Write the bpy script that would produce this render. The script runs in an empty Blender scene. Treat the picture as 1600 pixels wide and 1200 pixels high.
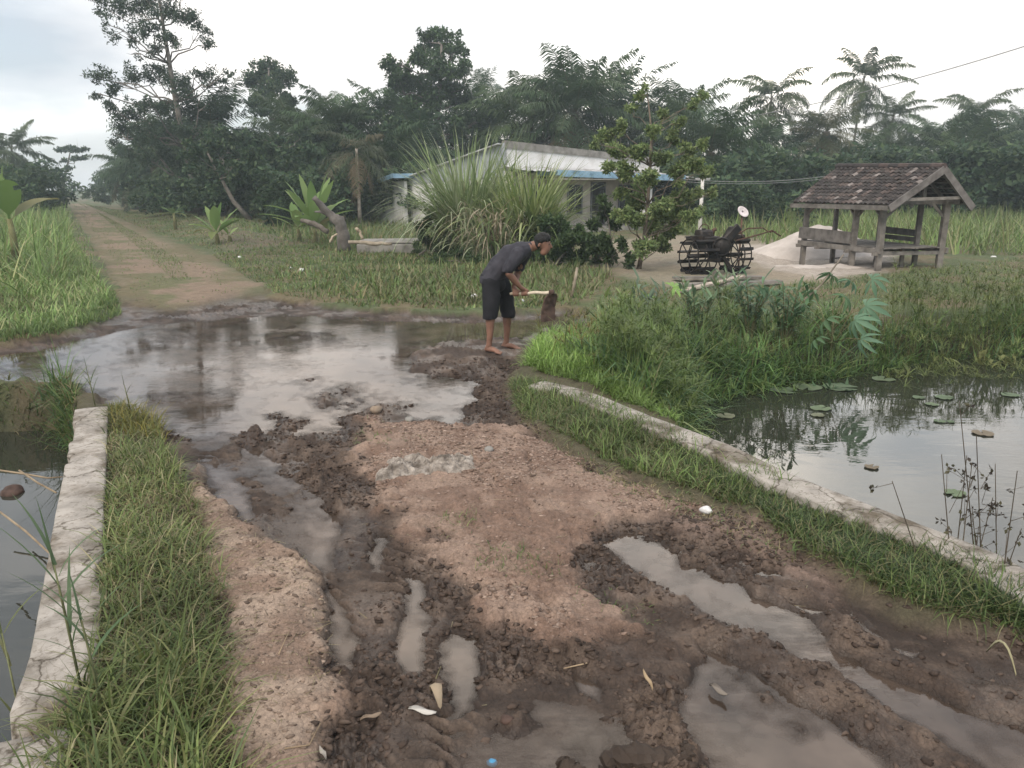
import bpy, math, random
import numpy as np
from mathutils import Vector, Matrix
random.seed(7); RNG = np.random.default_rng(7)
S = bpy.context.scene; COL = S.collection
R = math.radians
# ---------------------------------------------------------------- camera model
F = 1200.0; PITCH = math.atan(305/1200.0); HC = 1.9
CP, SP = math.cos(PITCH), math.sin(PITCH)
def ray(px, py):
    a = (px-800)/F; b = (600-py)/F
    return np.array([a, CP+b*SP, b*CP-SP])
def G(px, py, z=0.0):
    d = ray(px, py); t = (z-HC)/d[2]
    return np.array([d[0]*t, d[1]*t])
def ZH(px, py, d):
    r = ray(px, py); t = d/r[1]
    return np.array([r[0]*t, d, HC+r[2]*t])
def GP(pts, z=0.0): return np.array([G(a, b, z) for a, b in pts])
# ---------------------------------------------------------------- noise
def _h(ix, iy, seed):
    with np.errstate(over='ignore'):
        n = (ix.astype(np.int64)*374761393 + iy.astype(np.int64)*668265263 + seed*974711) & 0xffffffff
        n = ((n ^ (n >> 13))*1274126177) & 0xffffffff
        n = ((n ^ (n >> 16))*2246822519) & 0xffffffff
    return ((n ^ (n >> 15)) & 0xffffff)/float(0xffffff)
def vn(x, y, seed=0):
    x0 = np.floor(x); y0 = np.floor(y); fx = x-x0; fy = y-y0
    fx = fx*fx*fx*(fx*(fx*6-15)+10); fy = fy*fy*fy*(fy*(fy*6-15)+10)
    a = _h(x0, y0, seed); b = _h(x0+1, y0, seed); c = _h(x0, y0+1, seed); d = _h(x0+1, y0+1, seed)
    return (a*(1-fx)+b*fx)*(1-fy)+(c*(1-fx)+d*fx)*fy
def fbm(x, y, seed=0, o=4, g=.5):
    s = 0; a = 1; t = 0
    for i in range(o):
        s = s+a*vn(x*2**i+17.3*i, y*2**i-9.1*i, seed+i); t += a; a *= g
    return s/t
def ridg(x, y, seed=0, o=3):
    s = 0; a = 1; t = 0
    for i in range(o):
        s = s+a*(1-np.abs(2*vn(x*2**i+5.7*i, y*2**i+3.3*i, seed+i)-1)); t += a; a *= .5
    return s/t
def sst(a, b, x):
    t = np.clip((x-a)/(b-a), 0, 1); return t*t*(3-2*t)
def sdf(P, poly):
    """signed distance (negative inside) of points (N,2) to polygon"""
    out = np.full(len(P), 1e9); ins = np.zeros(len(P), bool); n = len(poly)
    for i in range(n):
        a = poly[i]; b = poly[(i+1) % n]; e = b-a; w = P-a
        t = np.clip((w@e)/max(e@e, 1e-12), 0, 1); d = w-t[:, None]*e
        out = np.minimum(out, (d*d).sum(1))
        c = (a[1] > P[:, 1]) != (b[1] > P[:, 1])
        if abs(b[1]-a[1]) > 1e-12:
            ins ^= c & (P[:, 0] < (b[0]-a[0])*(P[:, 1]-a[1])/(b[1]-a[1])+a[0])
    d = np.sqrt(out); return np.where(ins, -d, d)
def sdl(P, line):
    out = np.full(len(P), 1e9)
    for a, b in zip(line[:-1], line[1:]):
        e = b-a; w = P-a; t = np.clip((w@e)/max(e@e, 1e-12), 0, 1); d = w-t[:, None]*e
        out = np.minimum(out, (d*d).sum(1))
    return np.sqrt(out)
# ---------------------------------------------------------------- object helpers
def link(o, parent=None):
    COL.objects.link(o)
    if parent is not None: o.parent = parent
    return o
def tag(o, label=None, cat=None, group=None, kind=None):
    if label: o['label'] = label
    if cat: o['category'] = cat
    if group: o['group'] = group
    if kind: o['kind'] = kind
    return o
def empty(name, loc, label, cat, group=None, rz=0):
    o = bpy.data.objects.new(name, None); o.empty_display_size = .2
    o.location = loc; o.rotation_euler = (0, 0, rz); link(o); return tag(o, label, cat, group)
def npmesh(name, V, Q, col=None, smooth=False):
    """V (N,3), Q (M,4) or (M,3) arrays"""
    me = bpy.data.meshes.new(name); V = np.asarray(V, np.float32); Q = np.asarray(Q, np.int32)
    k = Q.shape[1]; me.vertices.add(len(V)); me.vertices.foreach_set('co', V.ravel())
    me.loops.add(Q.size); me.loops.foreach_set('vertex_index', Q.ravel())
    me.polygons.add(len(Q)); me.polygons.foreach_set('loop_start', np.arange(0, Q.size, k, dtype=np.int32))
    if smooth: me.polygons.foreach_set('use_smooth', np.ones(len(Q), bool))
    if col is not None:
        at = me.attributes.new('Col', 'FLOAT_COLOR', 'POINT')
        c = np.ones((len(V), 4), np.float32); c[:, :3] = col; at.data.foreach_set('color', c.ravel())
    me.update(); return me
def npobj(name, V, Q, m, parent=None, col=None, smooth=False):
    me = npmesh(name, V, Q, col, smooth); me.materials.append(m)
    return link(bpy.data.objects.new(name, me), parent)
class MB:
    def __init__(s): s.v = []; s.f = []; s.c = []
    def add(s, v, f, col=None):
        n = len(s.v); s.v += [tuple(p) for p in v]; s.f += [tuple(i+n for i in q) for q in f]
        s.c += [col or (1, 1, 1)]*len(v); return s
    def box(s, c, size, rot=None, col=None, jit=0):
        x, y, z = [k/2 for k in size]; v = []
        for dx, dy, dz in ((-1,-1,-1),(1,-1,-1),(1,1,-1),(-1,1,-1),(-1,-1,1),(1,-1,1),(1,1,1),(-1,1,1)):
            p = Vector((dx*x, dy*y, dz*z))
            if jit: p += Vector([random.uniform(-jit, jit) for _ in range(3)])
            if rot is not None: p = rot @ p
            v.append(p+Vector(c))
        return s.add(v, ((0,3,2,1),(4,5,6,7),(0,1,5,4),(1,2,6,5),(2,3,7,6),(3,0,4,7)), col)
    def beam(s, a, b, w, h, up=(0,0,1), col=None, jit=0):
        a = Vector(a); b = Vector(b); d = b-a; L = d.length; d.normalize(); u = Vector(up)
        if abs(d.dot(u)) > .98: u = Vector((0,1,0))
        sx = d.cross(u).normalized(); uz = sx.cross(d)
        m = Matrix((d, sx, uz)).transposed()
        return s.box((a+b)/2, (L, w, h), m, col, jit)
    def tube(s, pts, rad, n=8, cap=True, col=None):
        pts = [Vector(p) for p in pts]; k = len(pts)
        if not hasattr(rad, '__len__'): rad = [rad]*k
        v = []; f = []; ref = None
        for i, p in enumerate(pts):
            d = (pts[min(i+1, k-1)]-pts[max(i-1, 0)]).normalized()
            if ref is None: ref = Vector((1,0,0)) if abs(d.x) < .8 else Vector((0,1,0))
            a = (ref-d*ref.dot(d)).normalized(); b = d.cross(a); ref = a
            for j in range(n):
                t = 2*math.pi*j/n; v.append(p+(a*math.cos(t)+b*math.sin(t))*rad[i])
        for i in range(k-1):
            for j in range(n):
                f.append((i*n+j, i*n+(j+1) % n, (i+1)*n+(j+1) % n, (i+1)*n+j))
        if cap: f.append(tuple(range(n))[::-1]); f.append(tuple(range((k-1)*n, k*n)))
        return s.add(v, f, col)
    def ball(s, c, r, n=12, m=8, rot=None, col=None):
        if not hasattr(r, '__len__'): r = (r, r, r)
        v = []; f = []
        for i in range(1, m):
            for j in range(n):
                t = math.pi*i/m; q = 2*math.pi*j/n
                p = Vector((r[0]*math.sin(t)*math.cos(q), r[1]*math.sin(t)*math.sin(q), r[2]*math.cos(t)))
                if rot is not None: p = rot @ p
                v.append(p+Vector(c))
        top = len(v); tp = Vector((0,0,r[2])); v.append((rot@tp if rot is not None else tp)+Vector(c)); v.append((rot@(-tp) if rot is not None else -tp)+Vector(c))
        for i in range(m-2):
            for j in range(n): f.append((i*n+j, (i+1)*n+j, (i+1)*n+(j+1) % n, i*n+(j+1) % n))
        for j in range(n):
            f.append((top, j, (j+1) % n)); f.append((top+1, (m-2)*n+(j+1) % n, (m-2)*n+j))
        return s.add(v, f, col)
    def ring(s, c, ax, R_, r, n=24, k=6, col=None):
        ax = Vector(ax).normalized(); a = ax.orthogonal().normalized(); b = ax.cross(a)
        v = []; f = []
        for i in range(n):
            t = 2*math.pi*i/n; d = a*math.cos(t)+b*math.sin(t)
            for j in range(k):
                q = 2*math.pi*j/k; v.append(Vector(c)+d*(R_+r*math.cos(q))+ax*r*math.sin(q))
        for i in range(n):
            for j in range(k): f.append((i*k+j, ((i+1) % n)*k+j, ((i+1) % n)*k+(j+1) % k, i*k+(j+1) % k))
        return s.add(v, f, col)
    def sweep(s, chain, step=.02, n=12, m=8):
        """chain of (pos, radius or (rx,ry,rz)): overlapping balls, merged later by remesh"""
        for (p, r), (q, t) in zip(chain[:-1], chain[1:]):
            p = Vector(p); q = Vector(q)
            r = r if hasattr(r, '__len__') else (r,)*3; t = t if hasattr(t, '__len__') else (t,)*3
            k = max(1, int((q-p).length/step))
            for i in range(k+1):
                u = i/k; s.ball(p.lerp(q, u), [r[a]*(1-u)+t[a]*u for a in range(3)], n, m)
        return s
    def mesh(s, name, smooth=False):
        me = bpy.data.meshes.new(name); me.from_pydata(s.v, [], s.f)
        at = me.attributes.new('Col', 'FLOAT_COLOR', 'POINT')
        c = np.ones((len(s.v), 4), np.float32)
        if s.v: c[:, :3] = s.c
        at.data.foreach_set('color', c.ravel())
        if smooth: me.polygons.foreach_set('use_smooth', np.ones(len(me.polygons), bool))
        me.update(); return me
    def build(s, name, m, parent=None, smooth=False, bevel=0):
        me = s.mesh(name, smooth); me.materials.append(m)
        o = link(bpy.data.objects.new(name, me), parent)
        if bevel:
            b = o.modifiers.new('bevel', 'BEVEL'); b.width = bevel; b.segments = 1; b.limit_method = 'ANGLE'
        return o
    def fused(s, name, m, parent=None, voxel=.007, smooth=4, sub=False):
        """union of everything by voxel remesh -> one continuous surface"""
        me = s.mesh(name); me.materials.append(m)
        o = bpy.data.objects.new(name, me); COL.objects.link(o)
        a = o.modifiers.new('r', 'REMESH'); a.mode = 'VOXEL'; a.voxel_size = voxel; a.use_smooth_shade = True
        b = o.modifiers.new('s', 'SMOOTH'); b.iterations = smooth; b.factor = .5
        bpy.context.view_layer.update()
        dg = bpy.context.evaluated_depsgraph_get()
        nm = bpy.data.meshes.new_from_object(o.evaluated_get(dg)); nm.name = name
        o.modifiers.clear(); o.data = nm
        if not nm.materials: nm.materials.append(m)
        nm.polygons.foreach_set('use_smooth', np.ones(len(nm.polygons), bool))
        if parent is not None: o.parent = parent
        return o
def copy_tree(o, parent=None):
    c = o.copy(); COL.objects.link(c)
    if parent is not None: c.parent = parent
    for ch in list(o.children): copy_tree(ch, c)
    return c
# ---------------------------------------------------------------- materials
def lin(r, g, b):
    return tuple((c/255/12.92 if c/255 < .04045 else ((c/255+.055)/1.055)**2.4) for c in (r, g, b))
def newmat(name):
    m = bpy.data.materials.new(name); m.use_nodes = True; nt = m.node_tree
    return m, nt, nt.nodes['Principled BSDF'], nt.nodes['Material Output']
def noise(nt, scale, detail=4, coord='Object', rough=.55):
    tc = nt.nodes.new('ShaderNodeTexCoord'); n = nt.nodes.new('ShaderNodeTexNoise')
    n.inputs['Scale'].default_value = scale; n.inputs['Detail'].default_value = detail; n.inputs['Roughness'].default_value = rough
    nt.links.new(tc.outputs[coord], n.inputs['Vector']); return n
def ramp(nt, fac, stops):
    r = nt.nodes.new('ShaderNodeValToRGB'); e = r.color_ramp.elements
    while len(e) < len(stops): e.new(.5)
    for x, (p, c) in zip(e, stops):
        x.position = p; x.color = (*c, 1) if hasattr(c, '__len__') else (c, c, c, 1)
    nt.links.new(fac, r.inputs[0]); return r
def mul(nt, a, b, fac=1.0, mode='MULTIPLY'):
    m = nt.nodes.new('ShaderNodeMix'); m.data_type = 'RGBA'; m.blend_type = mode
    m.inputs[0].default_value = fac; nt.links.new(a, m.inputs[6]); nt.links.new(b, m.inputs[7]); return m.outputs[2]
def mat(name, ca, cb, rough=.7, scale=6, bump=.2, bscale=None, metal=0, attr=False, lo=.35, hi=.65, spec=.3, dist=.01):
    m, nt, p, out = newmat(name); n = noise(nt, scale, 6)
    r = ramp(nt, n.outputs['Fac'], [(lo, ca), (hi, cb)]); c = r.outputs[0]
    if attr:
        a = nt.nodes.new('ShaderNodeAttribute'); a.attribute_name = 'Col'; c = mul(nt, c, a.outputs['Color'])
    nt.links.new(c, p.inputs['Base Color']); p.inputs['Roughness'].default_value = rough
    p.inputs['Metallic'].default_value = metal; p.inputs['Specular IOR Level'].default_value = spec
    if bump:
        n2 = noise(nt, bscale or scale*6, 5); b = nt.nodes.new('ShaderNodeBump')
        b.inputs['Strength'].default_value = bump; b.inputs['Distance'].default_value = dist
        nt.links.new(n2.outputs['Fac'], b.inputs['Height']); nt.links.new(b.outputs[0], p.inputs['Normal'])
    return m
def foliage_mat(name, trans=.35, rough=.55, spec=.25):
    m, nt, p, out = newmat(name)
    a = nt.nodes.new('ShaderNodeAttribute'); a.attribute_name = 'Col'
    nt.links.new(a.outputs['Color'], p.inputs['Base Color']); p.inputs['Roughness'].default_value = rough
    p.inputs['Specular IOR Level'].default_value = spec
    t = nt.nodes.new('ShaderNodeBsdfTranslucent'); nt.links.new(a.outputs['Color'], t.inputs['Color'])
    mx = nt.nodes.new('ShaderNodeMixShader'); mx.inputs[0].default_value = trans
    nt.links.new(p.outputs[0], mx.inputs[1]); nt.links.new(t.outputs[0], mx.inputs[2]); nt.links.new(mx.outputs[0], out.inputs[0])
    return m
M = {}
M['leaf'] = foliage_mat('leaf')
M['grass'] = foliage_mat('grass', .3, .5, .3)
M['bark'] = mat('bark', (.10,.085,.07), (.2,.18,.155), .85, 4, .6, 14, attr=True, dist=.03)
M['wood'] = mat('weathered wood', (.11,.098,.085), (.22,.20,.178), .8, 5, .5, 30, attr=True)
M['concrete'] = mat('concrete', (.25,.228,.20), (.39,.355,.315), .85, 7, .4, 60, lo=.3, hi=.6)
def stain(m, sc, c, lo, hi):
    nt = m.node_tree; p = nt.nodes['Principled BSDF']; src = p.inputs['Base Color'].links[0].from_socket
    n = noise(nt, sc, 7, rough=.65); r = ramp(nt, n.outputs['Fac'], [(lo, c), (hi, (1, 1, 1))]); nt.links.new(mul(nt, src, r.outputs[0]), p.inputs['Base Color'])
def cracks(m, sc, w, c):
    nt = m.node_tree; p = nt.nodes['Principled BSDF']; src = p.inputs['Base Color'].links[0].from_socket
    v = nt.nodes.new('ShaderNodeTexVoronoi'); v.feature = 'DISTANCE_TO_EDGE'; v.inputs['Scale'].default_value = sc
    tc = nt.nodes.new('ShaderNodeTexCoord'); n = noise(nt, 5, 5); a = nt.nodes.new('ShaderNodeVectorMath'); a.operation = 'MULTIPLY_ADD'; a.inputs[1].default_value = (.25,.25,.25)
    nt.links.new(n.outputs['Color'], a.inputs[0]); nt.links.new(tc.outputs['Object'], a.inputs[2]); nt.links.new(a.outputs[0], v.inputs['Vector'])
    r = ramp(nt, v.outputs['Distance'], [(0, c), (w, (1, 1, 1))]); nt.links.new(mul(nt, src, r.outputs[0]), p.inputs['Base Color'])
cracks(M['concrete'], 1.7, .016, (.28,.25,.21)); cracks(M['concrete'], 5.5, .02, (.7,.68,.64))
stain(M['concrete'], 2.3, (.36,.32,.26), .36, .52); stain(M['concrete'], 26, (.45,.42,.38), .30, .46)
M['oldconcrete'] = mat('stained concrete', (.16,.15,.135), (.30,.285,.26), .85, 3, .5, 26)
M['white_wall'] = mat('white plaster', (.66,.65,.63), (.80,.79,.78), .85, 1.2, .1, 20)
M['beige_wall'] = mat('beige plaster', (.58,.52,.46), (.70,.64,.58), .85, 1.2, .1, 20)
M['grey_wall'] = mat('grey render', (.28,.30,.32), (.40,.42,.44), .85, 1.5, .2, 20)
M['blue'] = mat('blue paint', (.20,.34,.46), (.29,.44,.56), .55, 3, .1)
M['zinc'] = mat('zinc sheet', (.42,.43,.44), (.62,.62,.62), .5, 2, .1, 20, metal=.2)
M['dark_gap'] = mat('dark glass', (.012,.013,.015), (.03,.03,.033), .25, 3, 0, spec=.5)
M['tile'] = mat('clay roof tile', (.7,.7,.7), (1,1,1), .85, 9, .4, 60, attr=True)
M['iron'] = mat('greasy iron', (.010,.010,.011), (.04,.033,.028), .55, 9, .3, 40, metal=.4, attr=True)
M['rust'] = mat('rusty iron', (.05,.028,.02), (.12,.07,.05), .8, 14, .3, 60, metal=.2, attr=True)
M['cable'] = mat('cable', (.2,.2,.2), (.3,.3,.3), .6, 3, 0)
M['sand'] = mat('sand', (.42,.37,.33), (.53,.475,.43), .95, 3, .5, 60, dist=.02)
M['paint'] = mat('vertex paint', (.8,.8,.8), (1,1,1), .8, 12, .3, 50, attr=True)
M['cloth'] = mat('dirty cloth', (.12,.10,.082), (.42,.37,.32), .95, 16, .9, 45, dist=.02)
M['shirt'] = mat('charcoal shirt', (.030,.029,.036), (.052,.050,.060), .9, 8, .3, 90)
M['shorts'] = mat('black shorts', (.008,.008,.010), (.017,.017,.020), .9, 8, .3, 90)
M['skin'] = mat('skin', (.17,.088,.060), (.25,.135,.095), .55, 9, .1, 120)
M['hair'] = mat('black hair', (.006,.006,.006), (.014,.013,.012), .6, 40, .8, 160)
M['handle'] = mat('pale wood handle', (.48,.40,.30), (.62,.54,.42), .6, 14, .2, 60)
M['mudiron'] = mat('mud caked iron', (.045,.028,.022), (.10,.062,.048), .8, 12, .6, 40)

for k_ in ('white_wall', 'beige_wall', 'grey_wall'): stain(M[k_], .9, (.62,.60,.56), .30, .55)
stain(M['zinc'], 1.6, (.45,.40,.36), .36, .56); stain(M['blue'], 3.0, (.6,.6,.6), .34, .5)
# ---------------------------------------------------------------- terrain definition (world metres)
ROAD = np.vstack([GP([(340,1400),(342,1100),(335,960),(315,850),(298,760),(265,690),(200,645),(110,596),(0,592),(-140,598),
    (-160,552),(0,541),(120,520),(185,478),(175,430),(140,370),(112,330),(108,312),(122,312),(185,338),(255,372),(330,398),(400,440),(430,468),
    (560,486),(700,490),(760,493),(905,484),(912,500),(845,520),(812,560),(790,605),(800,650),(850,685),(960,742),(1050,778),
    (1180,812),(1250,862),(1330,922),(1430,966),(1600,990),(1800,1060),(1800,1400)]), np.array([[5.6,-6.],[2.2,-6.]])])
PUD = [GP(p) for p in [
 [(-60,550),(60,542),(150,522),(215,505),(330,491),(480,488),(640,497),(760,497),(905,486),(905,502),(832,513),(800,527),(700,527),(655,545),(650,575),(715,584),(742,583),(756,594),(738,604),(750,616),(728,628),(736,641),(715,648),(712,655),(690,653),(640,642),(605,626),(565,637),(540,668),(480,672),(400,668),(340,676),(290,668),(230,650),(170,612),(110,592),(30,594),(-60,600)],
 [(322,712),(345,718),(378,760),(394,795),(384,806),(350,775),(328,742)],
 [(360,676),(420,690),(465,712),(495,745),(520,778),(512,862),(470,866),(478,820),(472,780),(446,742),(408,712),(372,696)],
 [(588,816),(608,822),(602,860),(582,884)],
 [(508,885),(532,930),(562,990),(557,1034),(533,1034),(513,970)],
 [(638,890),(662,898),(668,960),(668,1024),(640,1040),(620,1000),(630,940)],
 [(697,975),(732,980),(741,1040),(728,1094),(700,1104),(690,1040)],
 [(950,828),(1000,822),(1048,844),(1064,870),(1112,890),(1172,905),(1217,935),(1242,945),(1292,960),(1330,1000),(1420,1045),(1500,1085),(1600,1117),(1750,1180),(1750,1330),(1690,1300),(1590,1200),(1500,1155),(1400,1090),(1250,1012),(1150,967),(1080,937),(1010,897),(972,862)],
 [(1110,1000),(1160,1022),(1215,1050),(1290,1100),(1400,1185),(1480,1290),(1180,1290),(1110,1180),(1060,1110),(1075,1060)],
 [(1232,928),(1290,934),(1345,946),(1378,974),(1330,968),(1275,952)],
 [(1180,876),(1222,880),(1225,892),(1190,890)],
 [(905,1040),(950,1048),(945,1075),(915,1065)],
 [(1400,984),(1440,994),(1432,1004),(1405,996)],
]]
STREAK = GP([(285,640),(480,648),(565,645),(560,700),(525,780),(520,880),(470,880),(400,800),(330,800),(305,700)])
SHALLOW = GP([(735,1085),(820,1055),(900,1085),(1000,1125),(1040,1190),(1010,1300),(760,1300),(715,1180)])
RED = GP([(575,652),(640,657),(780,662),(850,684),(960,740),(1050,775),(1130,792),(1000,800),(955,815),(925,835),(890,880),(925,920),(985,955),(1000,985),(940,1005),(850,1000),(770,965),(712,895),(648,835),(598,795),(572,735)])
TAN = GP([(305,720),(330,770),(385,815),(430,850),(488,880),(508,935),(528,1000),(538,1060),(500,1130),(470,1200),(430,1300),(340,1300),(335,960),(310,840)])
MARG = GP([(1060,782),(1180,812),(1250,862),(1330,922),(1300,930),(1200,870),(1100,840),(1040,815)])
TRACK = GP([(112,318),(122,316),(178,345),(228,372),(290,398),(340,425),(375,450),(330,470),(255,482),(212,472),(196,440),(168,390),(132,345)])
TRACKMID = GP([(150,330),(235,378),(280,408),(300,440),(270,440),(235,405)])
# lumps of mud: px, py, rx, ry (px), height
LUMPS = [(285,617,48,11,.13),(262,612,28,8,.1),(530,610,32,15,.17),(560,618,34,13,.15),(606,624,42,9,.12),(480,586,14,6,.09),(452,655,22,14,.12),(440,640,12,7,.08),
 (75,572,38,7,.1),(35,560,28,8,.1),(20,578,30,7,.1),(110,560,9,4,.08),(275,521,32,10,.09),(450,511,16,5,.08),(470,520,40,6,.07),(515,528,36,6,.07),(620,555,11,4,.07),(590,553,8,4,.07),
 (385,688,34,9,.11),(425,700,26,10,.1),(470,690,42,16,.13),(505,725,26,28,.13),(540,655,25,18,.12),(665,548,16,9,.12),(700,556,48,22,.10),(745,560,55,26,.11),(780,545,40,18,.1),(720,540,50,10,.1),(745,625,8,12,.08),(735,632,8,9,.08),
 (415,850,22,10,.08),(455,690,18,8,.09),(600,965,24,25,.08),(585,1000,22,14,.08),(795,1130,16,12,.09),(1235,910,34,14,.1),(1210,920,26,10,.09),(1325,965,22,12,.12),(1370,990,40,10,.08),(1020,1180,60,18,.1),
 (170,600,9,4,.08),(200,500,5,2,.05),(640,585,18,5,.08),(660,595,14,5,.07),(460,745,0.1,0.1,0)]
RIDGES = [  # px polylines of raised mud, width m, height m
 ([(960,880),(1080,955),(1140,985),(1230,1020),(1330,1085),(1420,1140),(1480,1185),(1560,1260)], .10, .085),
 ([(985,985),(1080,1000),(1150,1030),(1215,1080),(1250,1115)], .09, .075),
 ([(880,1010),(980,1040),(1040,1090),(1070,1150),(1120,1230)], .12, .06),
 ([(560,650),(590,700),(560,760),(610,800)], .12, .05),
 ([(690,900),(740,960),(830,1010),(960,1020)], .08, .04),
 ([(1300,975),(1390,1020),(1480,1060),(1600,1095)], .08, .07),
 ([(395,680),(450,710),(500,740),(540,790)], .07, .06),
 ([(335,668),(380,682),(425,700),(450,722),(478,762),(500,800)], .06, .06), ([(425,640),(450,668),(480,700),(515,735),(545,785)], .07, .06), ([(500,612),(540,640),(575,660),(560,700),(545,740)], .09, .055), ([(350,700),(395,742),(420,790)], .10, .07), ([(470,660),(520,690),(560,730)], .05, .08),
 ([(500,890),(540,950),(570,1040),(600,1130)], .05, .03),
]
RIDGES = [(GP(l), w, h) for l, w, h in RIDGES]
WZ = -.055            # level of the standing water on the road
PZ = -.45             # pond and ditch level
# parapets (centre lines)
RPAR = GP([(838,597),(900,611),(1000,652),(1120,697),(1220,745),(1330,790),(1440,832),(1540,872),(1640,935)], .10)
LPAR = GP([(142,632),(135,700),(122,800),(112,900),(100,1000),(72,1095)], .10)
_d = RPAR[-1]-RPAR[-2]; RPAR_X = np.vstack([RPAR, RPAR[-1]+_d/np.linalg.norm(_d)*4])
_d = LPAR[-1]-LPAR[-2]; LPAR_X = np.vstack([LPAR, LPAR[-1]+_d/np.linalg.norm(_d)*4])
POND = np.vstack([(RPAR_X[2:3]*.5+RPAR_X[3:4]*.5)+np.array([.06,.04]), RPAR_X[3:]+np.array([.06,.04]), [[9,-2],[16,0],[22,9]], GP([(1900,548),(1700,552),(1600,557),(1500,563),(1420,571),(1330,584),(1240,600),(1150,618),(1085,640),(1062,655)], PZ)])
DITCH = np.vstack([LPAR_X+np.array([-.06,-.03]), [[-2.2,-4],[-9,-2],[-11,6]], GP([(-500,655),(-150,668),(20,672),(105,668)], PZ)])
YARD = GP([(930,380),(1050,368),(1230,374),(1420,420),(1300,440),(1180,452),(1050,455),(960,430)])
SANDY = GP([(1150,385),(1250,380),(1400,395),(1380,425),(1330,432),(1270,436),(1200,420)])
BARE = GP([(330,372),(420,372),(520,400),(420,425),(380,415)])
def worley(x, y, seed=0):
    ix = np.floor(x); iy = np.floor(y); f1 = np.full(x.shape, 9.); f2 = np.full(x.shape, 9.); idv = np.zeros(x.shape)
    for dx in (-1, 0, 1):
        for dy in (-1, 0, 1):
            cx = ix+dx; cy = iy+dy; h1 = _h(cx, cy, seed); d = np.hypot(cx+h1-x, cy+_h(cx, cy, seed+1)-y); c = d < f1
            f2 = np.where(c, f1, np.minimum(f2, d)); idv = np.where(c, _h(cx, cy, seed+2), idv); f1 = np.where(c, d, f1)
    return f1, f2, idv
RUTS = [GP(l) for l in ([(330,700),(375,780),(445,860),(525,935),(548,1030),(565,1120),(590,1250)], [(372,682),(470,735),(505,810),(590,855),(642,950),(650,1050),(690,1250)], [(590,825),(660,905),(712,1000),(722,1100),(760,1250)], [(840,900),(960,990),(1060,1080),(1150,1250)])]
LUMPW = []
for a, b, rx, ry, h in LUMPS:
    c = G(a, b); ex = abs(G(a+rx, b)[0]-c[0]); ey = abs(G(a, b-ry)[1]-c[1]); LUMPW.append((c[0], c[1], max(ex, 1e-4), max(ey, 1e-4), h))
def fields(x, y):
    """height and soil masks at world points"""
    x = np.asarray(x, float); y = np.asarray(y, float); n = len(x); r = np.hypot(x, y)
    P = np.stack([x, y], 1)
    wa = np.clip(.012*r, .015, .16)
    wx = (fbm(x*6, y*6, 11, 3)-.5)*2*wa+(fbm(x*1.7, y*1.7, 31, 2)-.5)*2*wa; wy = (fbm(x*6, y*6, 21, 3)-.5)*2*wa*1.6+(fbm(x*1.7, y*1.7, 41, 2)-.5)*2*wa
    Q = P+np.stack([wx, wy], 1)
    near = r < 30
    def S_(poly, pts=Q, lim=near):
        o = np.full(n, 9.); o[lim] = sdf(pts[lim], poly); return o
    road = S_(ROAD, Q, r < 120)
    rm = 1-sst(-.05, .12, road)
    fine = fbm(x*9, y*9, 3, 4); mid = fbm(x*2.2, y*2.2, 5, 3); clod = ridg(x*7, y*7, 9, 3); clod2 = fbm(x*17, y*17, 15, 2)
    rag_ = (fbm(x*5, y*5, 481, 3)-.5)*.34+(fbm(x*25, y*25, 483, 2)-.5)*.05; dR = S_(RED)+rag_; dT = S_(TAN)+rag_*.8; dM = S_(MARG)+rag_; red = 1-sst(-.08, .08, dR); tan = 1-sst(-.06, .06, dT); marg = 1-sst(-.1, .1, dM); dryh = np.maximum.reduce([1-sst(-.16, .12, dR), 1-sst(-.14, .10, dT), .6*(1-sst(-.16, .12, dM))])
    track = np.maximum(1-sst(-.3, .5, S_(TRACK, Q, r < 120)), sst(13.5, 16, r)*rm)
    dry = np.clip(np.maximum.reduce([red, tan, marg*.6, track]), 0, 1)*rm
    mudm = rm*(1-dry)
    z = (mid-.5)*.05+(fine-.5)*.016
    far = sst(11, 25, r)
    # grass ground
    zg = .03+(mid-.5)*.10+(fine-.5)*.03
    cl_area_ = sst(.42, .60, fbm(x*1.3, y*1.3, 451, 2)); clod3 = ridg(x*13, y*13, 19, 2); zr = -.044+(mid-.5)*.035+(fine-.5)*.022+(clod2-.5)*.014+(clod-.5)*.008+np.clip(clod3-.60, 0, 1)*.05*cl_area_
    w1, w2, wi = worley(x*9+wx*9, y*9, 401); v1, v2, vi = worley(x*21+wx*12, y*21, 431)
    chunk = np.minimum(w2-w1, .35)/.35*(.3+.9*wi); crumb = np.minimum(v2-v1, .4)/.4*(.25+.9*vi)
    cl_area = sst(.42, .60, fbm(x*1.3, y*1.3, 451, 2))
    zr = zr+(chunk-.45)*.024*cl_area+(crumb-.45)*.018*(.15+cl_area)
    zr = zr-.032*(1-sst(-.1, .1, S_(STREAK)))*(.4+1.2*fbm((x*.9+y*.42)*5, (y*.9-x*.42)*1.3, 491, 2))
    zd = (crumb-.5)*.012*(.15+red*cl_area)+(chunk-.5)*.010*red*cl_area+.025+(mid-.5)*.04+(fine-.5)*.026+(clod2-.5)*.012*(.35+red)-np.clip(ridg(x*4.5+wx*2, y*6, 29, 2)-.74, 0, 1)*.13*red*sst(.42,.56,mid)
    dh = np.clip(np.maximum(dryh, track), 0, 1)*rm; z = zg*(1-rm)+rm*(zd*dh+zr*(1-dh))
    # tyre lug marks in the tan strip
    z = z-tan*.006*sst(.35, .6, np.sin((x*.35+y)*34+fbm(x*3,y*3,8,2)*5))*sst(.45, .6, mid)
    pud = np.zeros(n)
    for k, pl in enumerate(PUD):
        d = S_(pl); w = .05 if k else .12
        pud = np.maximum(pud, 1-sst(-w, w*.6, d))
    sh = 1-sst(-.08, .08, S_(SHALLOW))
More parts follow.
